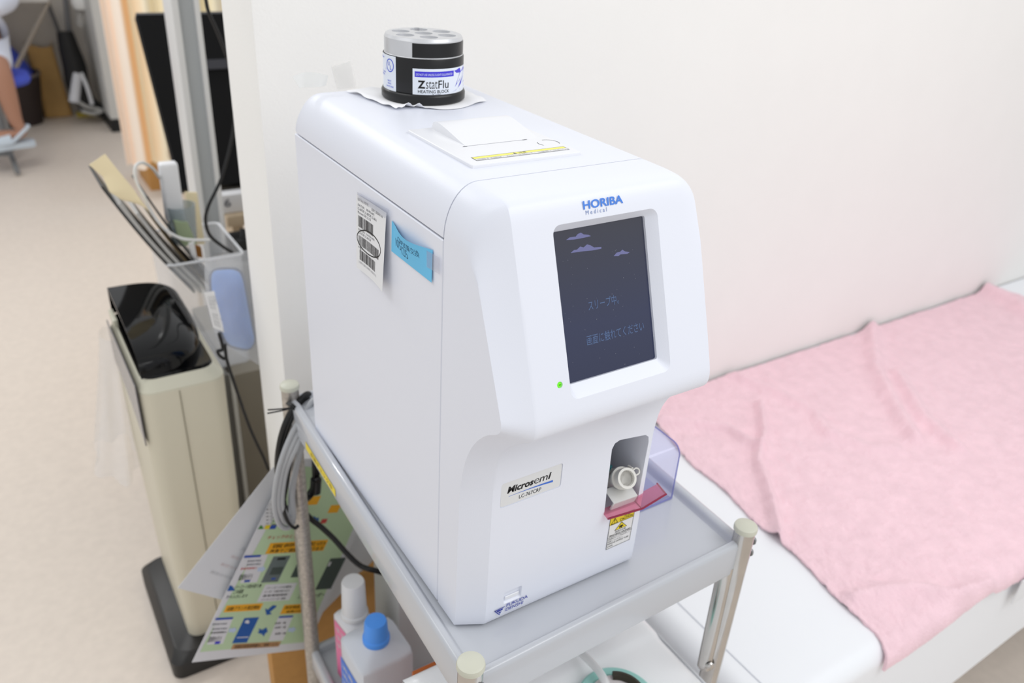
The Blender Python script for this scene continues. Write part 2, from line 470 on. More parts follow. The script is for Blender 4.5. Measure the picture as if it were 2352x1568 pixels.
mb.text('スリープ中。', BZ, u0, v0, u1 - u0, .0085, STXT, lift=S0 + .0002)
u0, v0 = on_screen((1349, 794)); u1, v1 = on_screen((1480, 764))
mb.text('画面に触れてください', BZ, u0, v0, u1 - u0, .0088, STXT, lift=S0 + .0002)
for _ in range(42):
    u = random.uniform(.072, .163); v = -random.uniform(.03, .137); r = random.uniform(.0001, .00022)
    mb.rect(BZ, u - r, v - r, u + r, v + r, DUST, lift=S0 + .0002)
mb.build('screen_message', scr)

# status light
LED = mat('green_led', (90, 200, 30), 0.25, emit=(120, 225, 40), emit_s=0.55)
LED2 = mat('green_led_core', (40, 110, 15), 0.25, emit=(60, 130, 10), emit_s=0.4)
mb = MB(); mb.lathe(BZ(.0545, -.1345, -.0028), [(0.0027, 0), (.0026, .0012), (.0018, .0022), (0, .0026)], LED, 20, BZ.n)
mb.rect(BZ, .0537, -.1349, .0556, -.1341, LED2, lift=.0000)
mb.build('status_light', an, label='small green status light')

# maker's lettering
BLUE = mat('logo_blue', (70, 132, 226), 0.5); NAVY = mat('logo_navy', (24, 44, 160), 0.5); SWOOSH = mat('swoosh_blue', (60, 112, 214), 0.5)
mb = MB()
mb.text('HORIBA', BZ, .0965, .0030, .0415, .0070, BLUE, bold=.022, lift=.0003)
GM = mat('logo_pale_blue', (132, 152, 196), 0.5)
mb.text('M e d i c a l', BZ, .0985, -.0014, .0215, .0034, GM, lift=.0003)
mb.build('maker_lettering', an)
# recessed name plate
PLATE = mat('silver_white_plate', (226, 227, 228), 0.3)
NP = Frame((0, -.0524, 0), (1, 0, 0), (0, 0, 1), (0, -1, 0))
mb = MB(); mb.prism([NP(u, v, -.0004) for u, v in rrect(.0366, .1541, .1059, .1824, .0026, 4)], NP.n * .0006, PLATE)
B0 = .1683
mb.text('Micros', NP, .0435, B0, .0290, .0078, INK, bold=.032, shear=.2, lift=.0004)
mb.text('e', NP, .0735, B0 + .0001, .0060, .0058, INK, bold=-.012, shear=.1, lift=.0004)
mb.text('m', NP, .0800, B0 + .0001, .0090, .0056, INK, shear=.2, lift=.0004)
mb.text('i', NP, .0900, B0 + .0001, .0022, .0076, INK, bold=.032, shear=.25, lift=.0004)
sw = []; sw2 = []
for i in range(17):
    t = i / 16; u = lerp(.0455, .0965, t); v = .1645 + .0010 * math.sin(math.pi * t * .8) - .0012 * t
    hw = .00012 + .0011 * t ** 1.6
    sw.append(NP(u, v + hw, .0004)); sw2.append(NP(u, v - hw, .0004))
mb.add(sw + sw2, [(i, i + 1, 17 + i + 1, 17 + i) for i in range(16)], SWOOSH)
mb.text('LC-767CRP', NP, .0575, .1573, .0255, .0042, INK, lift=.0004)
mb.build('name_plate', an)
# distributor's mark at the foot of the front
mb = MB()
T = [(.0375, .0185), (.0496, .0190), (.0437, .0105)]
mb.line(LF, [T[1], T[0], T[2]], .0009, NAVY, lift=.0003)
mb.poly([LF(u, v, .0003) for u, v in ((.0395, .0176), (.0482, .0178), (.0466, .0158), (.0411, .0156))], NAVY)
mb.poly([LF(u, v, .0003) for u, v in ((.0421, .0144), (.0460, .0147), (.0441, .0116))], NAVY)
mb.text('FUKUDA', LF, .0515, .0174, .0265, .0042, NAVY, bold=.008, shear=.1, lift=.0003)
mb.text('DENSHI', LF, .0508, .0117, .0215, .0042, NAVY, bold=.008, shear=.1, lift=.0003)
mb.build('distributor_mark', an)
# small recessed catch above it: the recess is carved, this is its tab
mb = MB(); mb.fbox(LF, (.0505, .0252, -.0034), (.0680, .0300, -.0018), SHELL2, .0006, 1); mb.build('catch_tab', an)

# caution label
mb = MB(); cu0, cu1, cv0, cv1 = .1795, .2135, .0385, .0820
WL = mat('label_white', (232, 232, 232), 0.45)
mb.rect(LF, cu0, cv0, cu1, cv1, WL, lift=.0002)
mb.rect(LF, cu0, .0722, cu1, cv1, YELLOW, lift=.0003)
mb.line(LF, [(cu0, cv0), (cu1 - .001, cv0 + .0005), (cu1, cv1), (cu0, cv1)], .0005, INK, lift=.0004, closed=True)
mb.line(LF, [(cu0, .0722), (cu1, .0722)], .0005, INK, lift=.0004)
mb.line(LF, [(cu0, .0540), (cu1, .0540)], .0004, INK, lift=.0004)
mb.line(LF, [(.1815, .0732), (.1905, .0732), (.1860, .0805)], .0006, INK, lift=.0005, closed=True)
mb.text('!', LF, .1855, .0742, .001, .0045, INK, bold=.01, lift=.0005)
mb.text('注意', LF, .1985, .0776, .0090, .0038, INK, lift=.0005)
mb.text('CAUTION', LF, .1935, .0733, .0185, .0036, INK, bold=.01, lift=.0005)
mb.poly([LF(u, v, .0004) for u, v in ((.1875, .0618), (.2055, .0618), (.1965, .0715))], INK)
mb.poly([LF(u, v, .0005) for u, v in ((.1888, .0625), (.2042, .0625), (.1965, .0706))], YELLOW)
for a in range(3):
    t = math.radians(90 + a * 120 + 15); mb.line(LF, [(.1965 - .003 * math.cos(t), .0652 - .0022 * math.sin(t)), (.1965 + .003 * math.cos(t), .0652 + .0022 * math.sin(t))], .0012, INK, lift=.0006)
mb.text('指詰め注意', LF, .1890, .0584, .0150, .0026, INK, lift=.0005)
mb.text('PINCHING HAZARD', LF, .1815, .0550, .0300, .0026, INK, bold=.01, lift=.0005)
mb.text('採血管のキャップを必ず外して', LF, .1805, .0507, .0300, .0024, INK, lift=.0005)
mb.text('測定してください。', LF, .1805, .0474, .0210, .0024, INK, lift=.0005)
mb.text('REMOVE SAMPLE TUBE', LF, .1805, .0442, .0295, .0022, INK, lift=.0005)
mb.text('CAPS.', LF, .1805, .0406, .0080, .0022, INK, lift=.0005)
mb.build('caution_label', an, label='yellow and white caution label')

# tube holder in the slot
HOLD = mat('holder_white', (226, 224, 218), 0.4)
hc = on((1441, 1098), 1, -.052); ax = Vector((-.12, -.80, .58)).normalized()
fa = ax.cross(Vector((1, 0, 0))).normalized(); fb = ax.cross(fa)
def ring_part(mb, c, r0, r1, l, m, n=40, notch=0):
    mb.lathe(c, [(r0, 0), (r1, 0), (r1, l), (r0, l), (r0, 0)], m, n, ax)
mb = MB(); ring_part(mb, hc - ax * .004, .0085, .0112, .004, HOLD)
ring_part(mb, hc - ax * .014, .0098, .0124, .0025, HOLD)
ring_part(mb, hc - ax * .042, .0082, .0102, .040, HOLD)
for q in range(8):
    t = q * math.pi / 4 + .3; d = fa * math.cos(t) + fb * math.sin(t)
    mb.cyl(hc + d * .0080 - ax * .003, hc + d * .0098 - ax * .003, .0008, HOLD, 8)
    mb.cyl(hc + d * .0082 - ax * .040, hc + d * .0082 - ax * .002, .0006, HOLD, 6)
e = Vector((1, 0, 0)); e = (e - ax * e.dot(ax)).normalized(); e2 = ax.cross(e)
if e2.z < 0: e2 = -e2
e = (e + e2 * .25).normalized(); e2 = (e2 - e * e2.dot(e)).normalized()
cc = hc - ax * .0015
mb.tube([cc + e * .0105 + e2 * .0032, cc + e * .0150 + e2 * .0034, cc + e * .0172 + e2 * .0012, cc + e * .0172 - e2 * .0012, cc + e * .0150 - e2 * .0032, cc + e * .0105 - e2 * .0030], .0009, HOLD, 8)
mb.cyl(cc + e * .0125 + e2 * .0075 - ax * .008, cc + e * .0118 + e2 * .0048 - ax * .001, .0014, HOLD, 10)
holder = mb.build('tube_holder', an)
ALU = mat('bent_aluminium', (216, 216, 214), 0.35, metal=0.4)
mb = MB(); br = Frame((.1735, -.052, .094), (1, -.05, .0), (0, -.35, .94), (0, -.94, -.35))
mb.fbox(br, (.003, .002, -.001), (.0345, .0150, .0012), ALU, .0005, 1)
mb.fbox(br, (.003, .0140, -.018), (.0345, .0152, .0012), ALU, .0005, 1)
mb.build('tube_bracket', an)
mb = MB(); mb.box((.172, -.0135, .092), (.1835, -.0110, .14), BLACK); mb.cyl((.173, -.03, .105), (.19, -.03, .135), .003, mat('teal_hose', (30, 92, 98), .4), 10)
mb.build('inner_mechanism', an)
PINK = clear_mat('pink_acrylic', (244, 190, 208), .10, .06, .20)
PINKD = mat('dark_pink_edge', (140, 34, 66), 0.25)
mb = MB()
sec = [(-.0025, .0), (.0, .0), (.0, .0016), (-.0025, .0016)]
path = [(.1690, .0925), (.1930, .0940), (.2100, .0950), (.2440, .1010)]
vs = []; yf = [-.060, -.064, -.067, -.066]; yb = [-.049, -.050, -.051, -.052]
for (x, z), a, bb in zip(path, yf, yb):
    vs += [Vector((x, a, z - .002)), Vector((x, bb, z + .0015)), Vector((x, bb, z + .004)), Vector((x, a, z + .0005))]
mb.add(vs, [(i * 4 + j, i * 4 + (j + 1) % 4, i * 4 + 4 + (j + 1) % 4, i * 4 + 4 + j) for i in range(3) for j in range(4)] + [(3, 2, 1, 0), (12, 13, 14, 15)], PINK)
mb.tube([Vector((x, a - .0004, z - .0005)) for (x, z), a in zip(path, yf)], .0012, PINKD, 8, smooth=1)
mb.tube([Vector((.2440, -.066, .0998)), Vector((.2440, -.050, .1040))], .0008, PINKD, 8, smooth=1)
mb.tube([Vector((.2100, -.0666, .0938)), Vector((.2090, -.050, .0975))], .0007, PINKD, 8, smooth=1)
mb.build('slot_shutter', an, label='see-through pink shutter lowered below the tube slot')

# printer hatch on the lid
mb = MB(); hx0, hx1, hy0, hy1 = .0425, .1570, .0305, .1545
mb.box((hx0, hy0, .4570), (hx1, hy1, .4612), SHELL2, .0015, 3)
hatch = mb.build('printer_hatch', an)
HT = .4612; TF = Frame((0, 0, HT), (1, 0, 0), (0, 1, 0), (0, 0, 1))
def bump(t):  # hump over the paper roll
    return HT - .0002 + .0085 * max(0.0, math.sin(math.pi * min(1, t) ** .42)) ** 1.1 * (1 if t < 1 else 0)
mb = MB(); ny = 18
prof = [(lerp(.1520, .0830, j / ny), bump(j / ny)) for j in range(ny + 1)]
poly = [Vector((.0665, y, z)) for y, z in prof]
mb.prism(poly, (.0800, 0, 0), SHELL2); mb.build('paper_cover', an)
mb = MB()
GR = mat('groove_grey', (176, 178, 186), 0.6)
mb.line(TF, [(.0640, .0835), (.1300, .0835)], .0006, GR, lift=.0002)
mb.line(TF, [(.0630, .0828), (.0668, .0828)], .0011, GREYINK, lift=.0003); mb.line(TF, [(.1275, .0832), (.1318, .0832)], .0011, GREYINK, lift=.0003)
arc = [(.1450 + .0105 * math.cos(math.radians(a)), .0660 + .0105 * math.sin(math.radians(a))) for a in range(-30, 100, 12)]
mb.line(TF, arc, .0006, GREYINK, lift=.0002)
arc = [(.1450 + .0105 * math.cos(math.radians(a)), .0660 + .0105 * math.sin(math.radians(a))) for a in range(150, 215, 12)]
mb.line(TF, arc, .0006, GREYINK, lift=.0002)
mb.build('hatch_groove', hatch)
mb = MB(); mb.rect(TF, .0525, .0400, .1505, .0500, WL, lift=.0002); mb.rect(TF, .0525, .0450, .1505, .0500, LYELLOW, lift=.0003)
mb.line(TF, [(.0525, .0400), (.1505, .0400), (.1505, .0500), (.0525, .0500)], .0004, GREYINK, lift=.0004, closed=True)
mb.poly([TF(u, v, .0004) for u, v in ((.0935, .0458), (.0978, .0458), (.0956, .0494))], GREYINK)
mb.text('注意', TF, .0995, .0458, .0085, .0036, GREYINK, lift=.0004)
mb.text('印刷する際は、カバーを閉じて、ご使用ください。', TF, .0545, .0410, .0930, .0030, LIGHTINK, lift=.0004)
mb.build('printer_label', hatch, label='pale yellow and white warning strip')

# ------------------------------------------------------------------ heating block and tissue on the lid
hb = Vector((.126, .286, .4592)); THC = math.atan2(-.843, -.429)
hbt = thing('heating_block', 'black and aluminium round heating block with drilled top standing on a white tissue', 'heating block', hb)
BLOCKB = mat('anodised_black', (19, 19, 21), 0.32, bump=0.05, bump_scale=300)
ALUM = mat('machined_aluminium', (212, 213, 216), 0.34, metal=0.35, noise_amt=0.08, noise_scale=30)
mb = MB(); mb.lathe(hb, [(0.0, 0), (.0445, 0), (.0462, .0016), (.0464, .008), (.0452, .0105), (.0440, .0112), (0, .0112)], BLOCKB, 72); mb.build('base', hbt)
mb = MB(); mb.lathe(hb, [(0, .0108), (.0436, .0108), (.0440, .0120), (.0440, .0462), (.0434, .0474), (0, .0474)], BLOCKB, 72); mb.build('body', hbt)
mb = MB(); mb.lathe(hb, [(0, .0472), (.0430, .0472), (.0430, .0478), (.0427, .0482), (.0427, .0640), (.0412, .0668), (.0405, .0672), (0, .0672)], ALUM, 72)
blk = mb.build('aluminium_block', hbt)
holes = []
for r, a in [(0, 0)] + [(.0262, 15 + 60 * q) for q in range(6)]:
    c = MB(); x = hb.x + r * math.cos(math.radians(a)); y = hb.y + r * math.sin(math.radians(a))
    c.cyl((x, y, hb.z + .0640), (x, y, hb.z + .07), .0098, ALUM, 32); holes.append(c)
for a in (75,):
    c = MB(); x = hb.x + .0365 * math.cos(math.radians(a)); y = hb.y + .0365 * math.sin(math.radians(a))
    c.cyl((x, y, hb.z + .060), (x, y, hb.z + .07), .0030, ALUM, 16); holes.append(c)
cut(blk, holes)
def cylmap(r):
    return lambda u, v, h=0.0: Vector((hb.x + (r + h) * math.cos(THC + u / r), hb.y + (r + h) * math.sin(THC + u / r), v))
CB = cylmap(.0441); CSIL = cylmap(.0428); D = math.radians
LBL = mat('heater_label_white', (228, 234, 244), 0.35); PUR = mat('label_violet', (66, 58, 208), 0.45)
zz = lambda p: .506 - (p - 138) / 87 * .039
mb = MB(); mb.rect(CSIL, -.0428 * D(16), hb.z + .0486, .0428 * D(86), hb.z + .0628, BLOCKB, n=28, lift=.0002); mb.build('black_band', hbt)
mb = MB(); a0, a1 = -.0441 * D(15), .0441 * D(112)
mb.rect(CB, a0, zz(222), a1, zz(158), LBL, n=36, lift=.0001)
def curved(st, u, v, w, h, m, **k):
    mb.text(st, CB, u, v, w, h, m, lift=.0003, **k)
r_ = .0441
mb.rect(CB, r_ * D(-12), zz(177), r_ * D(47), zz(164), PUR, n=20, lift=.0002)
curved('DO NOT USE UNLESS Z-LIGHT IS ILLUMINATED', r_ * D(-10), zz(173.5), r_ * D(54), .0022, LBL)
curved('Z', r_ * D(-8), zz(203), .0082, .0083, INK, bold=.04)
curved('stat', r_ * D(3.5), zz(203), .0125, .0078, INK, bold=-.006)
curved('Flu', r_ * D(21), zz(203), .0125, .0084, INK, bold=.004)
curved('HEATING BLOCK', r_ * D(-7.5), zz(213.5), r_ * D(46), .0032, INK, bold=.006)
curved('7-100', r_ * D(12), zz(220.5), r_ * D(13), .0024, GREYINK)
zl = lambda pts, m, lf=.0003: mb.poly([CB(r_ * D(a), zz(p), lf) for a, p in pts], m)
zl([(48, 165), (60, 161), (76, 162), (73, 168), (62, 190), (53, 199), (50, 204), (57, 186), (62, 172), (53, 171)], PUR)
zl([(45, 214), (52, 211), (60, 205), (75, 198), (85, 196), (92, 205), (84, 210), (65, 212)], PUR)
zl([(58, 207), (63, 196), (70, 186), (80, 164), (84, 164), (74, 188), (66, 200)], PUR)
zl([(75, 160), (95, 160), (95, 163), (79, 163)], PUR)
mb.build('front_label', hbt, label='white and violet label on the front')
mb = MB(); mb.rect(CB, r_ * D(-112), zz(219), r_ * D(-41.5), zz(137.5), LBL, n=20, lift=.0001)
UB = mat('certification_blue', (58, 84, 214), 0.5)
uc, vc, ur, vr = r_ * D(-54), zz(160), .0062, .0064
pts = [(uc + ur * math.cos(t * math.pi / 12), vc + vr * math.sin(t * math.pi / 12)) for t in range(24)]
mb.line(CB, pts, .0010, UB, closed=True)
curved('U', uc - .0033, vc - .0004, .0030, .0042, UB, bold=.012); curved('L', uc + .0004, vc - .0042, .0026, .0042, UB, bold=.012)
curved('c', uc - .0085, vc - .0055, .0012, .0016, UB); curved('heater', r_ * D(-95), zz(148), r_ * D(24), .0024, UB)
curved('OR, USA', r_ * D(-88), zz(181), r_ * D(22), .0018, UB); curved('SERIES', r_ * D(-88), zz(187), r_ * D(18), .0018, UB)
curved('INPUT', r_ * D(-60), zz(198), r_ * D(9), .0018, UB); curved('120VAC', r_ * D(-60), zz(204), r_ * D(9), .0018, UB)
curved('25 WATTS MAX', r_ * D(-64), zz(211), r_ * D(18), .0018, UB)
mb.build('side_label', hbt, label='pale blue approval label on the left side')

TISSUE = mat('tissue_white', (250, 250, 252), 0.85, bump=0.06, bump_scale=400)
TA = Vector((.055, .335, 0)); TB = Vector((.190, .345, 0)); TC = Vector((.185, .243, 0)); TD = Vector((.070, .238, 0))
def tissue(a, b):
    p = TA.lerp(TB, a).lerp(TD.lerp(TC, a), b)
    d = (Vector((p.x, p.y)) - Vector((hb.x, hb.y))).length
    w = max(0.0, min(1, (d - .047) / .02)); n = noise.noise(Vector((p.x * 55, p.y * 55, 1.7)))
    z = .4587 + w * (.0018 + .0024 * n)
    # crumpled near edge left of the block
    q = math.exp(-((a - .24) / .14) ** 2) * max(0, (b - .72) / .28)
    z += q * .010 * w * (0.7 + .5 * math.sin(a * 60))
    p.y += .003 * math.sin(a * 9) * b + q * .004 - .014 * math.sin(math.pi * min(1, max(0, (a - .08) / .92))) ** .8 * b * b
    z = max(.4583, z)
    return (p.x + .003 * n * w, p.y, z)
mb = MB(); mb.sheet(tissue, 60, 44, TISSUE, .0002)
solo(mb, 'tissue', 'crumpled white tissue spread under the round heating block', 'tissue', angle=60)

TAPE = mat('frosted_tape', (232, 233, 232), 0.35, alpha=0.45)
def tape1(a, b):
    p = on((lerp(672, 752, a), lerp(178, 176, a)), 1, .352).lerp(on((lerp(690, 748, a), lerp(205, 198, a)), 1, .345), b)
    p.z += .004 * math.sin(a * 3.0) * (1 - b) + .001
    p.y += .003 * math.sin(a * 5 + b)
    return p
mb = MB(); mb.sheet(tape1, 14, 8, TAPE, .00015)
solo(mb, 'adhesive_tape', "curled whitish tape strip sticking up at the analyser's rear left corner", 'tape', angle=60)
mb = MB(); q = [on(p, 1, YW - .0012) for p in ((762, 152), (806, 138), (818, 200), (776, 204))]
mb.sheet(lambda a, b: q[0].lerp(q[1], a).lerp(q[3].lerp(q[2], a), b) + Vector((0, -.002 * math.sin(a * 3) * (1 - b), 0)), 8, 6, mat('wall_tape', (250, 250, 249), .3, alpha=.28), .0002)
solo(mb, 'adhesive_tape', 'pale tape patch stuck on the wall behind the analyser, left of the heating block', 'tape', angle=60)

# ------------------------------------------------------------------ paper slip and sticky note on the left side
SL = Frame((-.0006, .181, .395), (0, -1, 0), (0, 0, 1), (-1, 0, 0))   # u runs to the right as seen from the left side
def slip(u, v, h=0.0):
    # u 0..0.078, v -0.064..0: the right edge stands off, the lower left stays flat
    t = max(0, u / .076); k = max(0, -v / .065)
    off = .0004 + .0065 * t * t * (.35 + .9 * k) + .0025 * k * (1 - t)
    return SL(u, v + .0055 * t - .013 * k + .006 * k * math.sin(math.pi * t) * 0, off + h)
mb = MB(); SLIPP = mat('slip_paper', (233, 234, 236), 0.6)
mb.sheet(lambda a, b: slip(a * .0755, -.0655 * b), 16, 14, SLIPP, .00012)
sl = mb
def st(s, u, v, w, h, m=GREYINK, **k): sl.text(s, slip, u, v, w, h, m, lift=.0003, **k)
st('(LOT No.) 190719Z', .0040, -.0052, .0270, .0030); st('(EXP.) 2020-01-16', .0390, -.0068, .0280, .0030)
st('(FACTOR I    309-981-8692', .0040, -.0098, .0420, .0026)
st('LC-667CRP, LC-687CRP, LC-661A', .0040, -.0128, .0480, .0026)
st('Microsemi CRP, LC-125', .0040, -.0158, .0330, .0024)
BAR = mat('barcode_ink', (58, 58, 62), 0.6)
def barcode(u0, u1, v0, v1, seed):
    rr = random.Random(seed); u = u0
    while u < u1:
        w = rr.choice((.0003, .0005, .0008)); sl.rect(slip, u, v0, min(u1, u + w), v1, BAR, lift=.0003); u += w + rr.choice((.0004, .0006, .0009))
barcode(.0045, .0430, -.0270, -.0172, 1)
st('(FACTOR II   S144-R29-OPIN', .0050, -.0306, .0420, .0022); st('LC-767CRP, LC-681CRP', .0050, -.0332, .0330, .0022)
barcode(.0055, .0600, -.0430, -.0345, 2)
st('(CALIB)', .0050, -.0462, .0110, .0022)
barcode(.0080, .0500, -.0560, -.0470, 3)
st('0 190719 200116 309981 S14429 00 112', .0060, -.0595, .0480, .0020, LIGHTINK)
ell = [(.0335 + .0315 * math.cos(t) - .002 * math.sin(t), -.0355 + .0098 * math.sin(t) + .0022 * math.cos(t)) for t in [q * math.pi / 18 for q in range(36)]]
sl.line(slip, ell, .0010, INK, lift=.0004, closed=True)
sl.line(slip, [(.0095, -.0430), (.0105, -.0475)], .0008, INK, lift=.0004)
sp_ = solo(mb, 'paper_slip', 'white barcode slip with a hand-drawn loop taped to the left side of the analyser', 'paper slip', angle=60)
CLEART = clear_mat('clear_tape', (246, 247, 250), .06, .12, .06)
mb = MB(); q = [on(p, 0, -.0016) for p in ((822, 440), (897, 482), (896, 500), (823, 458))]
mb.sheet(lambda a, b: q[0].lerp(q[1], a).lerp(q[3].lerp(q[2], a), b) + Vector((-.0008 - .004 * b * a * a, 0, 0)), 10, 3, CLEART, .0001)
solo(mb, 'clear_tape', 'clear tape strip holding the top of the white barcode slip', 'tape', angle=60)
NT = Frame((-.0006, .099, .395), (0, -1, 0), (0, 0, 1), (-1, 0, 0))
def note(u, v, h=0.0):
    t = u / .081; k = -v / .030
    off = .0003 + .0062 * math.sin(math.pi * t) ** 1.5 * (1 - k) ** 1.2 + .0008 * k
    return NT(u, v + .0012 * t - .0042 * math.sin(math.pi * t) * (1 - k) * .8, off + h)
STICKY = mat('sticky_blue', (112, 196, 238), 0.7)
mb = MB(); mb.sheet(lambda a, b: note(a * .081, -.030 * b), 24, 10, STICKY, .00012)
PEN = mat('pencil_grey', (42, 88, 118), 0.7)
mb.text('CRP試薬交換', note, .0170, -.0130, .0440, .0072, PEN, bold=-.008, lift=.0003)
mb.text('10/5', note, .0105, -.0205, .0125, .0085, PEN, bold=-.01, lift=.0003)
mb.text('12/5', note, .0245, -.0240, .0130, .0100, PEN, bold=-.01, lift=.0003)
solo(mb, 'sticky_note', 'light blue sticky note with handwriting on the left side of the analyser', 'sticky note', angle=60)
mb = MB(); mb.sheet(lambda a, b: on((lerp(980, 1010, a), lerp(575, 592, a) + 38 * b), 0, -.0022), 6, 4, CLEART, .0001)
solo(mb, 'clear_tape', 'small clear tape piece over the right end of the blue sticky note', 'tape', angle=60)

# ------------------------------------------------------------------ the trolley
GREYP = mat('grey_painted_steel', (193, 196, 202), 0.28, bump=0.02, bump_scale=500, coat=.5)
CAPM = mat('cream_cap', (206, 206, 190), 0.4)
def ct(x, y, z=0.0):     # the trolley stands slightly askew: x 0..1, y 0..1 between the leg centres
    return Vector((-.020 + .378 * x + .015 * y, -.104 + .010 * x + .550 * y, z))
trol = thing('trolley', 'grey two-tier steel trolley with chrome legs carrying the blood analyser', 'trolley', (.17, .17, -.80))
def tray(name, zt_, zf, zb, inset=0.0):
    mb = MB(); rim = .0075
    prof = [(.012, zb), (-.004, zb), (-.0045, zb + .002), (-.0045, zt_ - .006), (-.003, zt_ - .002), (.000, zt_), (.004, zt_ - .0004), (.0075, zt_ - .004), (.0085, zf + .003), (.0115, zf)]
    # offset d inwards from the leg-centre rectangle
    def corner(ix, iy, d):
        dx = d / .372; dy = d / .552
        return ct(ix + (dx if ix == 0 else -dx), iy + (dy if iy == 0 else -dy))
    vs = []; C = [(0, 0), (1, 0), (1, 1), (0, 1)]
    for ix, iy in C:
        for d, z in prof: p = corner(ix, iy, d); p.z = z; vs.append(p)
    k = len(prof); fs = []
    for i in range(4):
        j = (i + 1) % 4
        for q in range(k - 1): fs.append((i * k + q, j * k + q, j * k + q + 1, i * k + q + 1))
    fs.append(tuple(i * k + k - 1 for i in range(4))); 
    b = len(vs)
    for ix, iy in C: p = corner(ix, iy, .012); p.z = zf - .002; vs.append(p)
    fs.append((b + 3, b + 2, b + 1, b))
    mb.add(vs, fs, GREYP); return mb.build(name, trol, angle=40)
tray('top_tray', .0090, -.0010, -.038)
tray('lower_shelf', -.508, -.530, -.550)
for i, (ix, iy) in enumerate(((0, 0), (1, 0), (0, 1), (1, 1))):
    p = ct(ix, iy); mt = OLDCHROME if (ix, iy) == (0, 1) else CHROME
    mb = MB(); mb.cyl((p.x, p.y, -.735), (p.x, p.y, .026), .0125, mt, 32)
    leg = mb.build('leg', trol)
    mb = MB(); mb.lathe((p.x, p.y, .0225), [(.0128, 0), (.0138, .0006), (.0140, .004), (.0132, .0068), (.0112, .0082), (0, .0086)], CAPM, 32); mb.build('leg_cap', leg, label='cream plastic cap')
    mb = MB(); mb.cyl((p.x - .008, p.y, -.775), (p.x + .008, p.y, -.775), .025, BLACK, 24); mb.box((p.x - .012, p.y - .012, -.775), (p.x + .012, p.y + .012, -.735), STEEL, .003)
    mb.build('caster', leg)
    for z in (.004, -.014):
        sx = 1 if ix == 1 else -1
        mb = MB(); dirv = Vector((1, 0, 0)) if ix == 1 else Vector((0.35, -.94, 0)) if iy == 0 else Vector((-1, 0, 0))
        q = Vector((p.x, p.y - (.004 if ix == 1 else 0), z)) + dirv * .0115
        mb.lathe(q, [(.0042, 0), (.0056, .0006), (.0056, .0018), (.0046, .0022), (.0042, .0042), (.0028, .0056), (0, .006)], STEEL, 16, dirv)
        if not (iy == 1 and ix == 0): mb.build('bolt', leg)
# flat chrome stay along the front right leg
p = ct(1, 0)
mb = MB(); a = p + Vector((-.011, .005, -.030)); bq = p + Vector((-.0115, .002, -.205))
mb.tube([a, a.lerp(bq, .6), bq], lambda t: .0105 - .001 * t, CHROME, 14, smooth=3)
mb.lathe(bq + Vector((-.003, -.010, .012)), [(.006, 0), (.005, .002), (0, .003)], CHROME, 14, (-.5, -.85, 0))
mb.build('stay', trol)
# yellow tape label on the left rim
yb = ct(0, 1); LF2 = Frame(ct(0, .862, -.033) + Vector((-.0048, 0, 0)), ct(0, .66) - ct(0, .862), (0, 0, 1))
if LF2.n.x > 0: LF2.n = -LF2.n
mb = MB(); YT = mat('tape_yellow', (236, 214, 60), 0.5); mb.rect(LF2, 0, 0, .118, .0125, YT, lift=.0003)
mb.text('点滴チェック中', LF2, .020, .0025, .086, .0075, mat('tape_ink', (120, 104, 40), .6), lift=.0005)
mb.build('tape_label', trol, label='yellow lettered tape on the left rim')

# clear plastic cover standing beside the analyser
CLEAR = clear_mat('clear_violet_plastic', (238, 238, 250), .10, .05, .04)
CLEARE = clear_mat('clear_plastic_edge', (176, 178, 228), .10, .1, .45)
cb = thing('clear_cover', 'see-through bent plastic cover standing on the tray right of the analyser', 'plastic cover', (.30, .06, -.0008))
mb = MB(); cx0, cx1, cy0 = .2325, .3430, .0130; zt2, R = .0790, .014
pr = [(cy0, -.0008), (cy0, zt2 - R)] + [(cy0 + R - R * math.cos(math.radians(a)), zt2 - R + R * math.sin(math.radians(a))) for a in (18, 36, 54, 72)] + [(cy0 + R, zt2), (.125, zt2)]
def off(pr, t):
    out = []
    for i, (y, z) in enumerate(pr):
        a = pr[max(0, i - 1)]; b = pr[min(len(pr) - 1, i + 1)]; d = Vector((b[0] - a[0], b[1] - a[1])).normalized()
        out.append((y + d.y * t, z - d.x * t))
    return out
pi_ = off(pr, .0025)
mb.prism([Vector((cx0, y, z)) for y, z in pr] + [Vector((cx0, y, z)) for y, z in reversed(pi_)], (cx1 - cx0, 0, 0), CLEAR)
mb.build('bent_sheet', cb)
mb = MB(); mb.tube([Vector((cx1 + .0003, y, z)) for y, z in pr], .0009, CLEARE, 6, smooth=1); mb.build('polished_edge', cb)
mb = MB(); mb.box((cx0, cy0 - .0022, -.0008), (cx1 - .001, cy0 - .0002, .0010), CLEARE, .0006, 1); mb.box((cx0, cy0 + .003, -.0008), (cx1 - .001, .125, -.0098), CLEAR); mb.build('foot_strip', cb)

# ------------------------------------------------------------------ printed sheets hanging behind the trolley's left leg
PN = Vector((.24, -.97, 0)).normalized()
P0 = Vector((-.199, .447, -.429))
def pp(px, d=0.0): return onplane(px, P0 + PN * d, PN)
def quad_frame(Q, d):
    q = [pp(p, d) for p in Q]   # BL, BR, TR, TL
    return lambda u, v, h=0.0: q[0].lerp(q[1], u).lerp(q[3].lerp(q[2], u), v) + PN * h
GREENP = mat('poster_green', (196, 220, 180), 0.5); ORANGE = mat('poster_orange', (246, 178, 40), 0.5)
PBLUE = mat('poster_blue', (34, 92, 170), 0.5); PLBLUE = mat('poster_pale_blue', (196, 214, 240), 0.5)
PDARK = mat('poster_dark_photo', (74, 86, 82), 0.45); PGREY = mat('poster_grey_photo', (110, 122, 122), 0.45)
PRED = mat('poster_red', (206, 74, 70), 0.6); LAM = mat('laminated_white', (226, 227, 230), 0.35); BBAR = mat('poster_bar_blue', (48, 84, 180), .5)
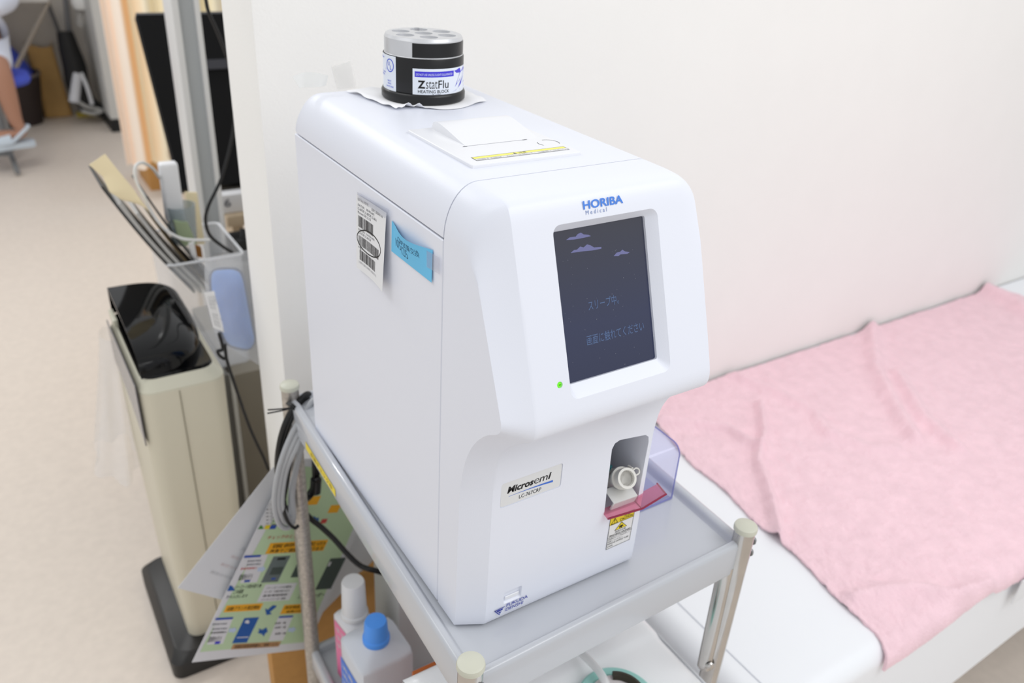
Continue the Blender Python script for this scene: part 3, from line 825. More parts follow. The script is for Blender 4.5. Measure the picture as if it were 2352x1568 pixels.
def sheet_mb(Q, d, m, curl=0.0):
    f = quad_frame(Q, d); s = MB()
    s.sheet(lambda a, b: f(a, b, -.0), 8, 8, m, .0005); return s, f
GQ = [(441, 1521), (705, 1490), (893, 1058), (668, 1052)]
mb, gf = sheet_mb(GQ, 0.0, LAM)
def gp(poly, m, lift): mb.poly([pp(p, lift) for p in poly], m)
def sh(x0, y0, x1, y1, k=.49):  # a sheared box in the picture of the sheet: k = lean per pixel up
    return [(x0 - 0, y1), (x1, y1 - (x1 - x0) * .06), (x1 + k * (y1 - y0), y0 - (x1 - x0) * .06), (x0 + k * (y1 - y0), y0)]
gp([(459, 1497), (699, 1474), (866, 1086), (690, 1070)], GREENP, .0004)
def gt(stx, x0, y0, x1, y1, m=INK, bold=.004, lift=.0009):   # (x0,y1) = bottom left in the picture
    Q = sh(x0, y0, x1, y1); q = [pp(p) for p in Q]
    fr = lambda u, v, h=0.0: q[0].lerp(q[1], u).lerp(q[3].lerp(q[2], u), v) + PN * h
    mb.text(stx, fr, 0.0, 0.0, 1.0, 1.0, m, bold=bold, lift=lift)
def gb(x0, y0, x1, y1, m, lift=.0006, k=.49): gp(sh(x0, y0, x1, y1, k), m, lift)
gb(611, 1271, 740, 1246 + 25, ORANGE) if False else None
gb(609, 1247, 742, 1272, ORANGE); gt('医師が次の', 625, 1249, 745, 1258); gt('基準でご確認いただけます', 617, 1261, 740, 1270)
gt('チェックのときは', 612, 1230, 690, 1238, PRED)
gb(551, 1275, 590, 1339, LAM, k=.40); gb(560, 1276, 598, 1281, BBAR, .0008)
for y in (1286, 1294): gt('登録番号確認', 556 + (1339 - y) * .2, y, 588 + (1339 - y) * .2, y + 4, GREYINK)
gt('患者様情報の', 551, 1303, 588, 1308, PRED); gt('登録を行う', 545, 1318, 575, 1332, INK); gb(560, 1332, 573, 1337, BBAR, .0008)
for (x, y) in ((591, 1307), (525, 1447), (661, 1446)):
    gp([(x, y + 5), (x + 10, y + 4), (x + 9, y + 8), (x + 19, y - 1), (x + 13, y - 8), (x + 12, y - 5), (x + 2, y - 4)], PLBLUE, .0008)
gb(599, 1278, 638, 1338, PGREY); gb(636, 1281, 655, 1286, DARK, .0008); gb(618, 1303, 644, 1320, PDARK, .0008); gb(622, 1327, 632, 1331, BBAR, .0008)
gb(667, 1284, 690, 1326, PDARK); gb(724, 1282, 760, 1354, PDARK); gb(752, 1290, 757, 1300, LAM, .0008)
gt('バーコード読み取り後', 537, 1343, 598, 1352); gt('この画面', 534, 1354, 556, 1363); gt('から入力します', 518, 1366, 566, 1374)
gp([(522, 1357), (540, 1356), (534, 1346), (528, 1344)], PBLUE, .0008)
gb(590, 1342, 664, 1382, LAM)
for i, tt in enumerate(('バーコードの場合', 'リーダーで読み取ります', '患者情報確認', 'バーコードリーダー使用')): gt(tt, 610 - i * 4, 1347 + i * 9, 668 - i * 5, 1352 + i * 9)
gt('カードリーダー', 682, 1362, 742, 1374)
gb(513, 1390, 597, 1406, ORANGE); gt('自動ブランチ測定開始', 520, 1393, 594, 1402)
gb(643, 1389, 700, 1410, ORANGE); gt('測定精度管理', 652, 1391, 704, 1398); gt('結果の印刷', 656, 1401, 700, 1407)
gp([(612, 1412), (609, 1397), (615, 1400), (626, 1390), (635, 1390), (634, 1394), (620, 1405), (624, 1410)], PBLUE, .0008)
gb(475, 1419, 512, 1480, LAM, k=.40); gb(494, 1419, 534, 1424, BBAR, .0008)
for y in (1431, 1442): gt('登録番号確認', 486, y, 520, y + 4, GREYINK)
gt('患者様情報の', 482, 1450, 518, 1455, INK); gt('登録を行う', 475, 1461, 504, 1474, INK); gb(492, 1473, 504, 1479, PUR, .0008)
gb(533, 1419, 567, 1477, PBLUE); gp([(562, 1430), (564, 1425), (570, 1423), (573, 1427), (571, 1432)], LAM, .0008); gb(544, 1463, 570, 1465, LAM, .0008)
gp([(592, 1453), (596, 1447), (593, 1443), (603, 1446), (612, 1440), (615, 1450), (608, 1456), (606, 1462), (602, 1456)], PBLUE, .0008)
gb(616, 1417, 650, 1472, LAM, k=.42); gb(640, 1415, 672, 1419, BBAR, .0008)
for y in (1428, 1438, 1452): gt('結果一覧', 630, y, 655, y + 5, INK)
gb(530, 1479, 640, 1491, mat('poster_tan', (196, 150, 104), .5)); gt('詳細は取扱説明書をご参照ください', 536, 1480, 640, 1489)
gb(598, 1160, 622, 1206, LAM, .0006, .42); 
for i in range(5): gt('ー ・', 610 + i * 0, 1168 + i * 8, 622, 1171 + i * 8, INK); gt('測定', 622, 1170 + i * 8, 634, 1174 + i * 8, GREYINK)
gp([(592, 1215), (600, 1205), (606, 1214)], mat('grass_green', (70, 140, 60), .6), .0008); gb(606, 1206, 618, 1215, YELLOW, .0008); gb(618, 1206, 632, 1215, BBAR, .0008)
gb(752, 1160, 775, 1178, ORANGE); gb(735, 1192, 748, 1202, PRED, .0008); gp([(722, 1196), (732, 1197), (732, 1187), (728, 1190), (720, 1184)], PBLUE, .0008)
gb(700, 1140, 728, 1160, ORANGE)
solo(mb, 'instruction_sheet', 'laminated green instruction sheet with orange captions hanging behind the rusty trolley leg', 'poster', angle=60)
WQ = [(408, 1350), (716, 1432), (905, 1238), (628, 1072)]
mb, wf = sheet_mb(WQ, -.012, LAM)
FAINT = mat('show_through_pink', (222, 206, 206), .6); FAINT2 = mat('show_through_grey', (206, 207, 210), .6)
for i in range(9): mb.text('測定の手順と確認事項', wf, .10 + .02 * i, .16 + .075 * i, .30, .024, FAINT if i % 3 else FAINT2, lift=.0006)
solo(mb, 'instruction_sheet', 'plain white laminated sheet fanned out behind the green instruction sheet', 'poster', angle=60)

# ------------------------------------------------------------------ cables on the rusty leg
RL = ct(0, 1)
BLKC = mat('black_cable', (20, 20, 21), 0.35); GRYC = mat('grey_cable', (176, 178, 181), 0.3)
def loop_px(pts, ys): return [on(p, 1, RL.y + y) for p, y in zip(pts, ys)]
front_ = -.022; back_ = .022
gc = thing('power_cord', 'grey cable looped in a hank over the rusty rear leg of the trolley', 'cable', RL + Vector((-.02, -.02, -.25)))
for k, dx in enumerate((0, 9, 17)):
    L = [(722, 918 + dx * 1.5), (692 + dx * .6, 958 + dx), (664 + dx, 1010 + dx), (640 + dx, 1080), (630 + dx, 1150), (640 + dx, 1200 - dx), (660, 1212 - dx * 1.5), (674 - dx * .3, 1190), (672 - dx * .2, 1130), (684, 1060), (706, 985)]
    Y = [-.018, -.030, -.034 - k * .003, -.036, -.034, -.026, -.022, -.020, -.018 + k * .006, -.016, -.016]
    mb = MB(); mb.tube(loop_px(L, Y), .0042, GRYC, 10, closed=True); mb.build('cable_loop', gc)
bc = thing('power_cord', 'thick black power cord tied to the rusty rear leg of the trolley', 'cable', RL + Vector((-.02, -.02, -.27)))
for k, dx in enumerate((0, 7)):
    L = [(712, 908 + dx), (690 - dx * .3, 918 + dx), (662 + dx, 958), (644 + dx, 1010), (637 + dx, 1070), (642 + dx, 1140), (652 + dx, 1178), (670 + dx, 1160), (705 + dx, 1140), (722 + dx * .6, 1105), (722 + dx, 1050), (722, 970)]
    Y = [.0, -.012, -.022, -.020, -.016 - k * .004, -.010, -.006, .004, .030, .034, .034, .026]
    mb = MB(); mb.tube(loop_px(L, Y), .0045, BLKC, 10, closed=True); mb.build('cable_loop', bc)
L = [(690, 1165), (715, 1192), (738, 1210), (768, 1238), (800, 1274), (830, 1300), (866, 1311), (930, 1330)]
mb = MB(); mb.tube([on(p, 1, RL.y + y) for p, y in zip(L, (.03, .034, .026, .012, -.01, -.03, -.05, -.05))], .0046, BLKC, 12); mb.build('cord_end', bc)
mb = MB(); a = on((726, 1100), 1, RL.y + .030); b2 = on((724, 1130), 1, RL.y + .030); mb.cyl(a, b2, .009, BLKC, 14); mb.cyl(on((724, 1105), 1, RL.y + .022), on((734, 1100), 1, RL.y + .022), .004, BLKC, 10); mb.build('plug', bc)
L = [(680, 1010), (668, 1060), (660, 1110), (652, 1160), (660, 1195), (676, 1212), (686, 1206)]
mb = MB(); mb.tube([on(p, 1, RL.y - .033) for p in L], .0026, BLKC, 8); mb.build('thin_lead', bc)
mb = MB(); mb.tube([on(p, 1, RL.y - .03) for p in ((676, 935), (655, 938), (615, 941))], .0011, BLKC, 6); mb.tube([on(p, 1, RL.y - .03) for p in ((676, 935), (650, 942), (614, 949))], .0011, BLKC, 6)
mb.lathe(on((672, 934), 1, RL.y - .02), [(.003, -.003), (.0105, -.003), (.0105, .003), (.003, .003)], BLKC, 16, (.8, .2, .5)); mb.build('cable_tie', bc)

# ------------------------------------------------------------------ things on the lower shelf and behind
SHZ = -.5295
def bottle(name, label, x, y, w, d, h, capm, bodym, rot, capr, caph, bands):
    base = Vector((x, y, SHZ)); t = thing(name, label, 'bottle', base)
    c, s_ = math.cos(rot), math.sin(rot)
    def T(px, py, pz): return base + Vector((px * c - py * s_, px * s_ + py * c, pz))
    mb = MB(); lv = [(.95, 0), (1, .006), (1, h * .835), (.985, h * .855), (.92, h * .875), (.42, h * .915), (.36, h * .93)]
    vs = []; N = 32
    for sc_, z in lv:
        for k in range(N):
            a = 2 * math.pi * k / N; ca, sa = math.cos(a), math.sin(a); e = 9 if sc_ > .8 else 3.2 if sc_ > .5 else 2
            r = (abs(ca) ** e + abs(sa) ** e) ** (-1 / e)
            ww = w if sc_ > .6 else lerp(d, w, .3)
            vs.append(T(ca * r * ww / 2 * sc_, sa * r * (d if sc_ > .6 else ww) / 2 * sc_, z))
    fs = [(i * N + k, i * N + (k + 1) % N, (i + 1) * N + (k + 1) % N, (i + 1) * N + k) for i in range(len(lv) - 1) for k in range(N)]
    fs += [tuple(range(N - 1, -1, -1)), tuple((len(lv) - 1) * N + k for k in range(N))]
    mb.add(vs, fs, bodym); mb.build('body', t, angle=50)
    mb = MB(); n = 40; prof = [(capr * 1.08, h * .915), (capr * 1.1, h * .93), (capr * 1.08, h * .955), (capr * .98, h * .965), (capr * .9, h * .965 + caph), (capr * .82, h * .985 + caph), (0, h * .99 + caph)]
    mb.lathe(base, prof, capm, n); mb.build('cap', t)
    for (m_, z0, z1, f0, f1, txt) in bands:
        mb = MB(); fr = lambda u, v, hh=0.0, f0=f0: None
        # label bands wrap one corner: left face (normal -x) and front face (normal -y)
        if f0:
            L_ = Frame(T(-w / 2 - .0004, d / 2, 0), T(0, -1, 0) - T(0, 0, 0), (0, 0, 1)); L_.n = T(-1, 0, 0) - T(0, 0, 0)
            mb.rect(L_, .008, z0, d - .008, z1, m_, lift=.0002)
            for i in range(3): mb.text(txt, L_, .012, z1 - .02 - i * .018, d - .026, .010, LAM, lift=.0005)
        else:
            F_ = Frame(T(-w / 2, -d / 2 - .0004, 0), T(1, 0, 0) - T(0, 0, 0), (0, 0, 1)); F_.n = T(0, -1, 0) - T(0, 0, 0)
            mb.rect(F_, .009, z0, w - .009, z1, m_, lift=.0002)
            for i in range(4): mb.text(txt, F_, .016, z1 - .022 - i * .016, w - .034 - .008 * (i % 2), .007, GREYINK, lift=.0005)
        mb.build('label', t)
    return t
HDPE = mat('milky_plastic', (222, 226, 234), 0.35, trans=0.12)
bottle('bottle', 'milky square bottle with a bright blue screw cap on the lower shelf', .041, .268, .088, .088, .206, mat('cap_blue', (84, 158, 250), .45), HDPE, .03, .0190, .026,
       [(mat('bottle_label_blue', (62, 122, 222), .45), .01, .145, True, 0, '消毒用'), (LBL, .01, .125, False, 0, '消毒用エタノール')])
bottle('bottle', 'white-capped bottle with a pink label standing behind the blue-capped bottle', .044, .362, .050, .06, .168, mat('cap_white', (226, 226, 228), .45), mat('bottle_white', (226, 226, 230), .4), .12, .0205, .060,
       [(mat('bottle_label_pink', (238, 128, 172), .45), .01, .138, True, 0, '手指'), (mat('bottle_label_pink', (238, 128, 172), .45), .01, .11, False, 0, '手指消毒')])
CARD = mat('cardboard_brown', (196, 146, 84), 0.8, noise_amt=0.08, noise_scale=90)
mb = MB(); mb.box((-.055, .536, -.798), (.215, .570, -.476), CARD, .002); t_ = MB()
solo(mb, 'cardboard_box', 'flat brown cardboard box leaning on the wall end behind the trolley', 'box')
GB = mat('grey_white_carton', (208, 208, 206), 0.6)
gbx = thing('storage_box', 'pale grey upright box at the back of the lower shelf, right of the bottles', 'box', (.21, .37, SHZ))
mb = MB(); mb.box((.1080, .330, SHZ), (.330, .430, -.12), GB, .002); mb.build('body', gbx)
mb = MB(); mb.box((.1070, .3285, -.12), (.3315, .4315, -.085), GB, .002); mb.build('lid', gbx)
BRN = mat('orange_brown_card', (176, 92, 36), 0.7)
mb = MB(); mb.box((.021, .100, SHZ), (.200, .106, -.229), BRN, .0015); solo(mb, 'cardboard_divider', 'orange-brown card standing upright just behind the white waste tank', 'card')

# white tank in front
tk = thing('waste_tank', 'white plastic waste tank with a teal collar under the front of the tray', 'tank', (.166, -.06, -.507))
TKM = mat('tank_white', (246, 247, 249), 0.22, bump=0.12, bump_scale=18)
tx0, tx1, ty0, ty1, tz = -.003, .332, -.285, .082, -.200
def tank_top(a, b):
    x = lerp(tx0, tx1, a); y = lerp(ty0, ty1, b); e = min(a, 1 - a, b, 1 - b)
    z = tz - .010 * max(0, 1 - e / .05) ** 2
    for yy in (.030, -.020):
        z += .0045 * (1 / (1 + math.exp(-(y - yy) / .0022)) - .5)
    return (x, y, z)
mb = MB(); nu, nv = 40, 70
mb.grid(tank_top, nu, nv, TKM)
bt = [(tx0, ty0), (tx1, ty0), (tx1, ty1), (tx0, ty1)]
zt4 = tz - .0125
mb.add([Vector((x, y, zt4 + .004)) for x, y in bt] + [Vector((x, y, -.507)) for x, y in bt], [(0, 1, 5, 4), (1, 2, 6, 5), (2, 3, 7, 6), (3, 0, 4, 7), (7, 6, 5, 4)], TKM)
mb.build('body', tk, recalc=False)
TEAL = mat('teal_collar', (160, 214, 206), 0.35); rc = Vector((.207, -.083, tz - .004))
mb = MB(); mb.lathe(rc, [(.036, 0), (.0495, 0), (.0495, .010), (.047, .012), (.038, .012), (.036, .010), (.036, 0)], TEAL, 56); mb.build('collar', tk)
mb = MB(); mb.lathe(rc, [(0, 0), (.0345, 0), (.0345, .014), (.032, .016), (0, .016)], mat('collar_cap', (222, 216, 216), .4), 48); cap_ = mb.build('cap', tk)
mb = MB(); mb.tube([rc + Vector((.030 * math.cos(t), .030 * math.sin(t), .0185)) for t in [math.radians(x) for x in range(-25, 80, 15)]], .0055, mat('dark_olive_tape', (46, 42, 30), .6), 8, smooth=2); mb.build('cap_tape', tk)
HOSE = mat('clear_hose', (232, 233, 234), 0.2, alpha=0.7)
mb = MB(); mb.tube([(.222, .115, -.175), (.215, .080, -.185), (.206, .02, -.188), (.205, -.03, -.180), (.203, -.055, -.178), (.202, -.075, -.19)], .0052, HOSE, 12)
solo(mb, 'drain_hose', 'milky drain hose running across the white tank into its teal collar', 'hose', angle=60)

# ------------------------------------------------------------------ examination couch and towel
BZT = -.323
SHEET = mat('couch_cover_white', (247, 249, 253), 0.4, bump=0.06, bump_scale=25)
bed = thing('examination_couch', 'white covered examination couch along the right wall', 'couch', (1.4, .19, -.80))
bx0, bx1, by0, by1 = .440, 2.95, -.150, .572
def bedz(x, y):
    r = .030; z = BZT
    if y < by0 + r: z -= r - math.sqrt(max(0, r * r - (by0 + r - y) ** 2))
    if x < bx0 + .03: z -= .03 - math.sqrt(max(0, .03 ** 2 - (bx0 + .03 - x) ** 2))
    return z
ys = [by0 + .030 * (1 - math.cos(math.pi / 2 * k / 12)) for k in range(13)] + [lerp(by0 + .030, by1, k / 12) for k in range(1, 13)]
xs = [bx0 + .03 * (1 - math.cos(math.pi / 2 * k / 8)) for k in range(9)] + [.5, .6, .8, 1.2, 1.8, 2.4, bx1]
def sag(x): return -.545 + .012 * math.sin(x * 5.1) + .006 * math.sin(x * 13)
mb = MB(); vs = []; fs = []
rows = []
for i, x in enumerate(xs):
    row = [Vector((x, by0 - .012 - .004 * math.sin(x * 9), sag(x))), Vector((x, by0 - .006 - .003 * math.sin(x * 9), -.45)), Vector((x, by0 - .002, -.385))]
    row += [Vector((x, y, bedz(x, y))) for y in ys]
    rows.append(row)
# left end skirt
k = len(rows[0]); end = [Vector((bx0 + .002 * math.sin(p.y * 20), p.y, -.62 if j > 2 else p.z)) for j, p in enumerate(rows[0])]
rows = [end] + rows
for row in rows: vs += row
for i in range(len(rows) - 1):
    for j in range(k - 1): fs.append((i * k + j, i * k + j + 1, (i + 1) * k + j + 1, (i + 1) * k + j))
mb.add(vs, fs, SHEET); mb.build('couch_cover', bed, angle=50)
mb = MB(); mb.box((bx0 + .02, by0 + .02, -.45), (bx1, by1 - .005, -.345), mat('couch_pad', (226, 228, 232), .5), .01); mb.build('mattress', bed)
for lx in (.55, 2.7):
    for ly in (-.10, .48):
        mb = MB(); mb.cyl((lx, ly, -.80), (lx, ly, -.45), .018, CHROME, 20); mb.build('leg', bed)
# seam line on the top near the end
mb = MB(); mb.tube([(bx0 + .045, y, BZT + .0006) for y in (-.12, .1, .3, .55)], .0012, mat('couch_seam', (224, 227, 234), .5), 6); mb.build('seam', bed)
mb = MB(); mb.sheet(lambda a, b: (1.075 + .2 * a, by0 - .014 - .002 * math.sin(a * 7), lerp(-.345, -.400, b) - .006 * a), 8, 6, mat('folded_cover', (240, 241, 244), .5), .002); mb.build('cover_flap', bed)

TOW = mat('towel_pink', (255, 219, 228), 0.95, noise_amt=0.09, noise_scale=32, bump=1.0, bump_scale=260, sheen=0.2)
le = [(.700, -.176), (.716, -.10), (.742, .12), (.764, .34), (.80, .555)]
def ledge(y):
    for (xa, ya), (xb, yb) in zip(le, le[1:]):
        if y <= yb: return lerp(xa, xb, (y - ya) / (yb - ya))
    return le[-1][0]
def raised_band(x, y, pts, w, h):
    best = 1e9
    for (ax, ay), (bx_, by_) in zip(pts, pts[1:]):
        d = Vector((bx_ - ax, by_ - ay)); t = max(0, min(1, ((x - ax) * d.x + (y - ay) * d.y) / d.length_squared))
        best = min(best, math.hypot(x - ax - d.x * t, y - ay - d.y * t))
    return h * math.exp(-(best / w) ** 2)
def tpx(l): return [tuple(on(p, 2, BZT + .01)[:2]) for p in l]
RID = [(tpx([(2000, 750), (2010, 850), (2050, 930), (2100, 1010)]), .022, .016), (tpx([(2060, 860), (2120, 960), (2200, 1030)]), .02, .013),
       (tpx([(1690, 865), (1780, 900), (1870, 950), (1900, 1000)]), .02, .011), (tpx([(1520, 965), (1670, 985), (1740, 1030)]), .014, .012),
       (tpx([(1745, 930), (1755, 1000), (1740, 1060), (1770, 1150), (1790, 1230)]), .013, .014), (tpx([(1920, 1000), (2000, 1030), (2060, 1030)]), .02, .008),
       (tpx([(1960, 1370), (2090, 1350), (2200, 1370), (2280, 1340)]), .018, .010), (tpx([(2260, 665), (2330, 700), (2352, 720)]), .03, .02)]
def towel(a, b):
    s_ = b * .758; hang = .003; R_ = .029; la = math.pi / 2 * R_; z0 = BZT + .0075
    if s_ < hang: y, z = by0 - .010, z0 - R_ - (hang - s_)
    elif s_ < hang + la: t_ = (s_ - hang) / R_; y, z = by0 - .010 + R_ * (1 - math.cos(t_)), z0 - R_ + R_ * math.sin(t_)
    else: y, z = by0 - .010 + R_ + (s_ - hang - la), z0
    y = min(y, .563); x0 = ledge(y) + .004 * math.sin(y * 31); x = x0 + (2.25 - x0 + .02 * math.sin(y * 6)) * (a ** 1.5)
    if s_ < .06: x -= .012 * (1 - s_ / .06) * (1 - a)
    z += + .0015 * noise.noise(Vector((x * 9, y * 9, 0)))
    for pts, w, h in RID: z += raised_band(x, y, pts, w * .85, h * 1.45)
    if s_ < .09: z += .006 * math.sin(x * 14 + 1) * (1 - s_ / .09)
    z += .0026 * noise.noise(Vector((x * 45, y * 45, 3))) + .0022 * noise.noise(Vector((x * 130, y * 130, 9)))
    return (x, y, z)
mb = MB(); mb.sheet(towel, 360, 230, TOW, .005)
towel_o = solo(mb, 'bath_towel', 'pink terry towel spread over the white examination couch', 'towel', angle=80)

# ------------------------------------------------------------------ waste bin at the left
BINM = mat('bin_beige', (216, 210, 190), 0.42, bump=0.05, bump_scale=250); BINB = mat('bin_gloss_black', (10, 10, 11), 0.07, spec=0.35)
BINR = mat('bin_rim_cream', (214, 211, 192), 0.38)
bx_, by_ = -.168, -.018; yn, yf_ = .780, 1.090
wb = thing('waste_bin', 'tall beige waste bin with a glossy black hooded lid and black base', 'waste bin', (-.10, .93, -.80))
def rr_ring(x0, y0, x1, y1, r, z, n=6): return [Vector((x, y, z)) for x, y in rrect(x0, y0, x1, y1, r, n)]
def loft(mb, rings, m, cap0=True, cap1=True):
    k = len(rings[0]); vs = [p for r in rings for p in r]
    fs = [(i * k + j, i * k + (j + 1) % k, (i + 1) * k + (j + 1) % k, (i + 1) * k + j) for i in range(len(rings) - 1) for j in range(k)]
    if cap0: fs.append(tuple(range(k - 1, -1, -1)))
    if cap1: fs.append(tuple((len(rings) - 1) * k + j for j in range(k)))
    mb.add(vs, fs, m)
mb = MB(); loft(mb, [rr_ring(bx_ + .012, yn + .012, by_ - .012, yf_ - .012, .022, -.76), rr_ring(bx_ + .002, yn + .002, by_ - .002, yf_ - .002, .026, -.40), rr_ring(bx_, yn, by_, yf_, .028, -.138)], BINM); mb.build('body', wb, angle=50)
mb = MB(); mb.tube([Vector((lerp(bx_, by_, .44), yn - .0006, -.14)), Vector((lerp(bx_, by_, .44) + .002, yn + .0008, -.40)), Vector((lerp(bx_, by_, .44) + .006, yn + .0108, -.74))], .0009, mat('bin_seam', (150, 145, 126), .6), 6, smooth=2); mb.build('body_seam', wb)
mb = MB(); loft(mb, [rr_ring(bx_, yn, by_, yf_, .028, -.138), rr_ring(bx_, yn, by_, yf_, .028, -.134), rr_ring(bx_ + .010, yn + .012, by_ - .014, yf_ - .008, .026, -.114)], BINR); mb.build('rim', wb, angle=30)
mb = MB(); loft(mb, [rr_ring(bx_ + .010, yn + .014, by_ - .015, yf_ - .009, .024, -.1145), rr_ring(bx_ + .012, yn + .016, by_ - .017, yf_ - .011, .024, -.108)], BINB); mb.build('lid_plate', wb)
# hood: tallest at the far left, falling to the right and towards the near end, open on the left
hx, hy, ha, hbb, hh = bx_ + .010, yf_ - .012, .132, .282, .056
def hood(a, b):
    # a: 0 left edge .. 1 right, b: angle from near (0) to far (1)
    t = math.pi / 2 * b; s_ = math.pi / 2 * a
    e = .56
    cx_ = math.sin(s_) ** e; r = math.cos(s_) ** e
    yy = hy - hbb * (math.cos(t) ** e) * r; z = -.110 + hh * (math.sin(t) ** e) * math.cos(s_) ** 1.0
    return Vector((hx + ha * cx_, yy, z))
mb = MB(); mb.sheet(hood, 20, 24, BINB, .003)
for i in range(1): pass
back = [hood(a / 20, 1.0) for a in range(21)]; base_ = [Vector((p.x, p.y, -.110)) for p in back]
mb.add(back + base_, [(i, i + 1, 21 + i + 1, 21 + i) for i in range(20)], BINB)
mb.build('hood', wb, angle=50)
mb = MB(); mb.box((hx - .006, hy - .060, -.112), (hx + .002, hy - .004, -.098), BINR, .001); mb.build('inlet_lip', wb)
mb = MB(); pts = [(yn + .01, -.118), (yf_ - .02, -.118), (yf_ - .03, -.20), (yn + .12, -.215), (yn + .012, -.245)]
SENS = mat('sensor_panel_grey', (112, 110, 112), 0.15)
poly = [Vector((bx_ - .0012, y, z)) for y, z in pts]; mb.prism(poly, (-.002, 0, 0), SENS); mb.build('sensor_panel', wb)
BASEM = mat('bin_base_black', (40, 39, 38), 0.4)
mb = MB(); loft(mb, [rr_ring(bx_ - .036, yn - .034, by_ + .022, yf_ - .010, .022, -.80), rr_ring(bx_ - .036, yn - .034, by_ + .022, yf_ - .010, .022, -.762), rr_ring(bx_ - .022, yn - .020, by_ + .012, yf_ - .02, .03, -.745)], BASEM); mb.build('base', wb, angle=40)
BAGM = mat('translucent_bag', (240, 242, 246), 0.25, alpha=0.24)
def bag(a, b):
    t = 2 * math.pi * a; r = .030 + .050 * b ** 1.3; r *= 1 + .22 * math.sin(5 * t + 3 * b) * b
    return (bx_ - .004 - .030 * b + .55 * r * math.cos(t), 1.075 + r * 1.1 * math.sin(t), -.150 - .30 * b)
mb = MB(); mb.grid(bag, 48, 16, BAGM); mb.build('plastic_bag', None)
o = bpy.data.objects['plastic_bag']; o['label'] = 'thin see-through plastic bag hanging on the far left side of the beige bin'; o['category'] = 'bag'

# ------------------------------------------------------------------ grey cabinet, file box and its contents
CABM = mat('cabinet_dark_grey', (112, 111, 108), 0.5, noise_amt=.05); EDGE = mat('cabinet_edge', (196, 196, 192), .4); CABW = mat('cabinet_taupe', (132, 126, 114), .5)
cab = thing('low_cabinet', 'low dark grey cabinet with a pale edge strip behind the wall end and bin', 'cabinet', (.2, 1.3, -.80))
mb = MB(); mb.box((-.035, 1.125, -.80), (.060, 1.50, -.335), CABM, .003); mb.build('side_unit', cab)
mb = MB(); mb.box((.068, 1.115, -.80), (.50, 1.50, -.335), CABW, .003); mb.build('body', cab)
mb = MB(); mb.box((.060, 1.112, -.80), (.068, 1.13, -.335), EDGE, .001); mb.build('edge_strip', cab)
FB = mat('frosted_box', (242, 245, 251), 0.3, alpha=.20)
fbz0, fbz1 = -.334, -.060; fx0, fx1, fy0, fy1 = -.030, .128, 1.15, 1.36
mb = MB(); th = .0025
out = rr_ring(fx0 + .008, fy0 + .008, fx1 - .008, fy1 - .008, .012, fbz0); top = rr_ring(fx0, fy0, fx1, fy1, .014, fbz1)
it = rr_ring(fx0 + th, fy0 + th, fx1 - th, fy1 - th, .012, fbz1); ib = rr_ring(fx0 + .008 + th, fy0 + .008 + th, fx1 - .008 - th, fy1 - .008 - th, .010, fbz0 + th)
loft(mb, [out, top, it, ib], FB, True, True)
fbx = thing('file_box', 'frosted plastic box crammed with folders behind the black bin lid', 'box', (.05, 1.24, fbz0))
mb.build('body', fbx, angle=50)
mb = MB(); mb.tube(rr_ring(fx0 - .001, fy0 - .001, fx1 + .001, fy1 + .001, .014, fbz1), .0028, mat('frosted_rim', (228, 230, 234), .3), 8, smooth=1, closed=True); mb.build('rim', fbx)
def slab(s, base, tip, width_y, th_, m, bow=0.0):
    base = Vector(base); tip = Vector(tip); d = (tip - base).normalized(); w = Vector((0, 1, 0)); n = d.cross(w).normalized()
    s.sheet(lambda a, b: base.lerp(tip, b) + w * (width_y * (a - .5)) + n * bow * math.sin(b * math.pi), 4, 12, m, th_)
FOL = mat('folder_black', (58, 59, 60), .4); FOLG = mat('folder_grey', (196, 195, 192), .4); FOLB = mat('folder_brown', (98, 84, 58), .6)
YI = 1.23
fold_px = [((430, 640), (222, 402), FOL, 'black ring folder leaning farthest left in the frosted box', .005), ((446, 640), (262, 440), FOLG, 'grey clear folder next to the black ring folder in the frosted box', .007),
           ((462, 640), (302, 462), FOLG, 'grey clear folder in the middle of the leaning row in the frosted box', .007), ((478, 640), (330, 468), FOLB, 'thin brown folder right of the grey clear folders in the frosted box', .004), ((492, 640), (322, 425), FOL, 'black folder leaning farthest right in the row in the frosted box', .004)]
for a, b_, m_, lab, th_ in fold_px:
    mb = MB(); slab(mb, on(a, 1, YI), on(b_, 1, YI), .15, th_, m_, .006); solo(mb, 'folder', lab, 'folder', 'folders in the frosted box', angle=50)
CREAM = mat('envelope_cream', (255, 240, 200), .7)
ec = [((205, 378), (241, 353)), ((236, 405), (272, 392)), ((252, 440), (305, 432)), ((280, 458), (326, 462)), ((330, 470), (344, 486))]
def env(a, b):
    t = b * (len(ec) - 1); i = min(len(ec) - 2, int(t)); f = t - i
    l = (lerp(ec[i][0][0], ec[i + 1][0][0], f), lerp(ec[i][0][1], ec[i + 1][0][1], f)); r = (lerp(ec[i][1][0], ec[i + 1][1][0], f), lerp(ec[i][1][1], ec[i + 1][1][1], f))
    p = (lerp(l[0], r[0], a), lerp(l[1], r[1], a)); return on(p, 1, 1.143 - .03 * a)
mb = MB(); mb.sheet(env, 8, 24, CREAM, .0008); solo(mb, 'envelope', 'cream paper envelope curling out at the top left of the frosted box', 'envelope', angle=60)
mb = MB(); q = [on(p, 1, 1.30) for p in ((424, 440), (452, 441), (470, 560), (448, 560))]
mb.sheet(lambda a, b: q[0].lerp(q[1], a).lerp(q[3].lerp(q[2], a), b), 4, 6, CREAM, .003); solo(mb, 'folder', 'cream folder edge showing right of the white device in the frosted box', 'folder', angle=60)
WC = mat('white_cable', (226, 226, 224), .4)
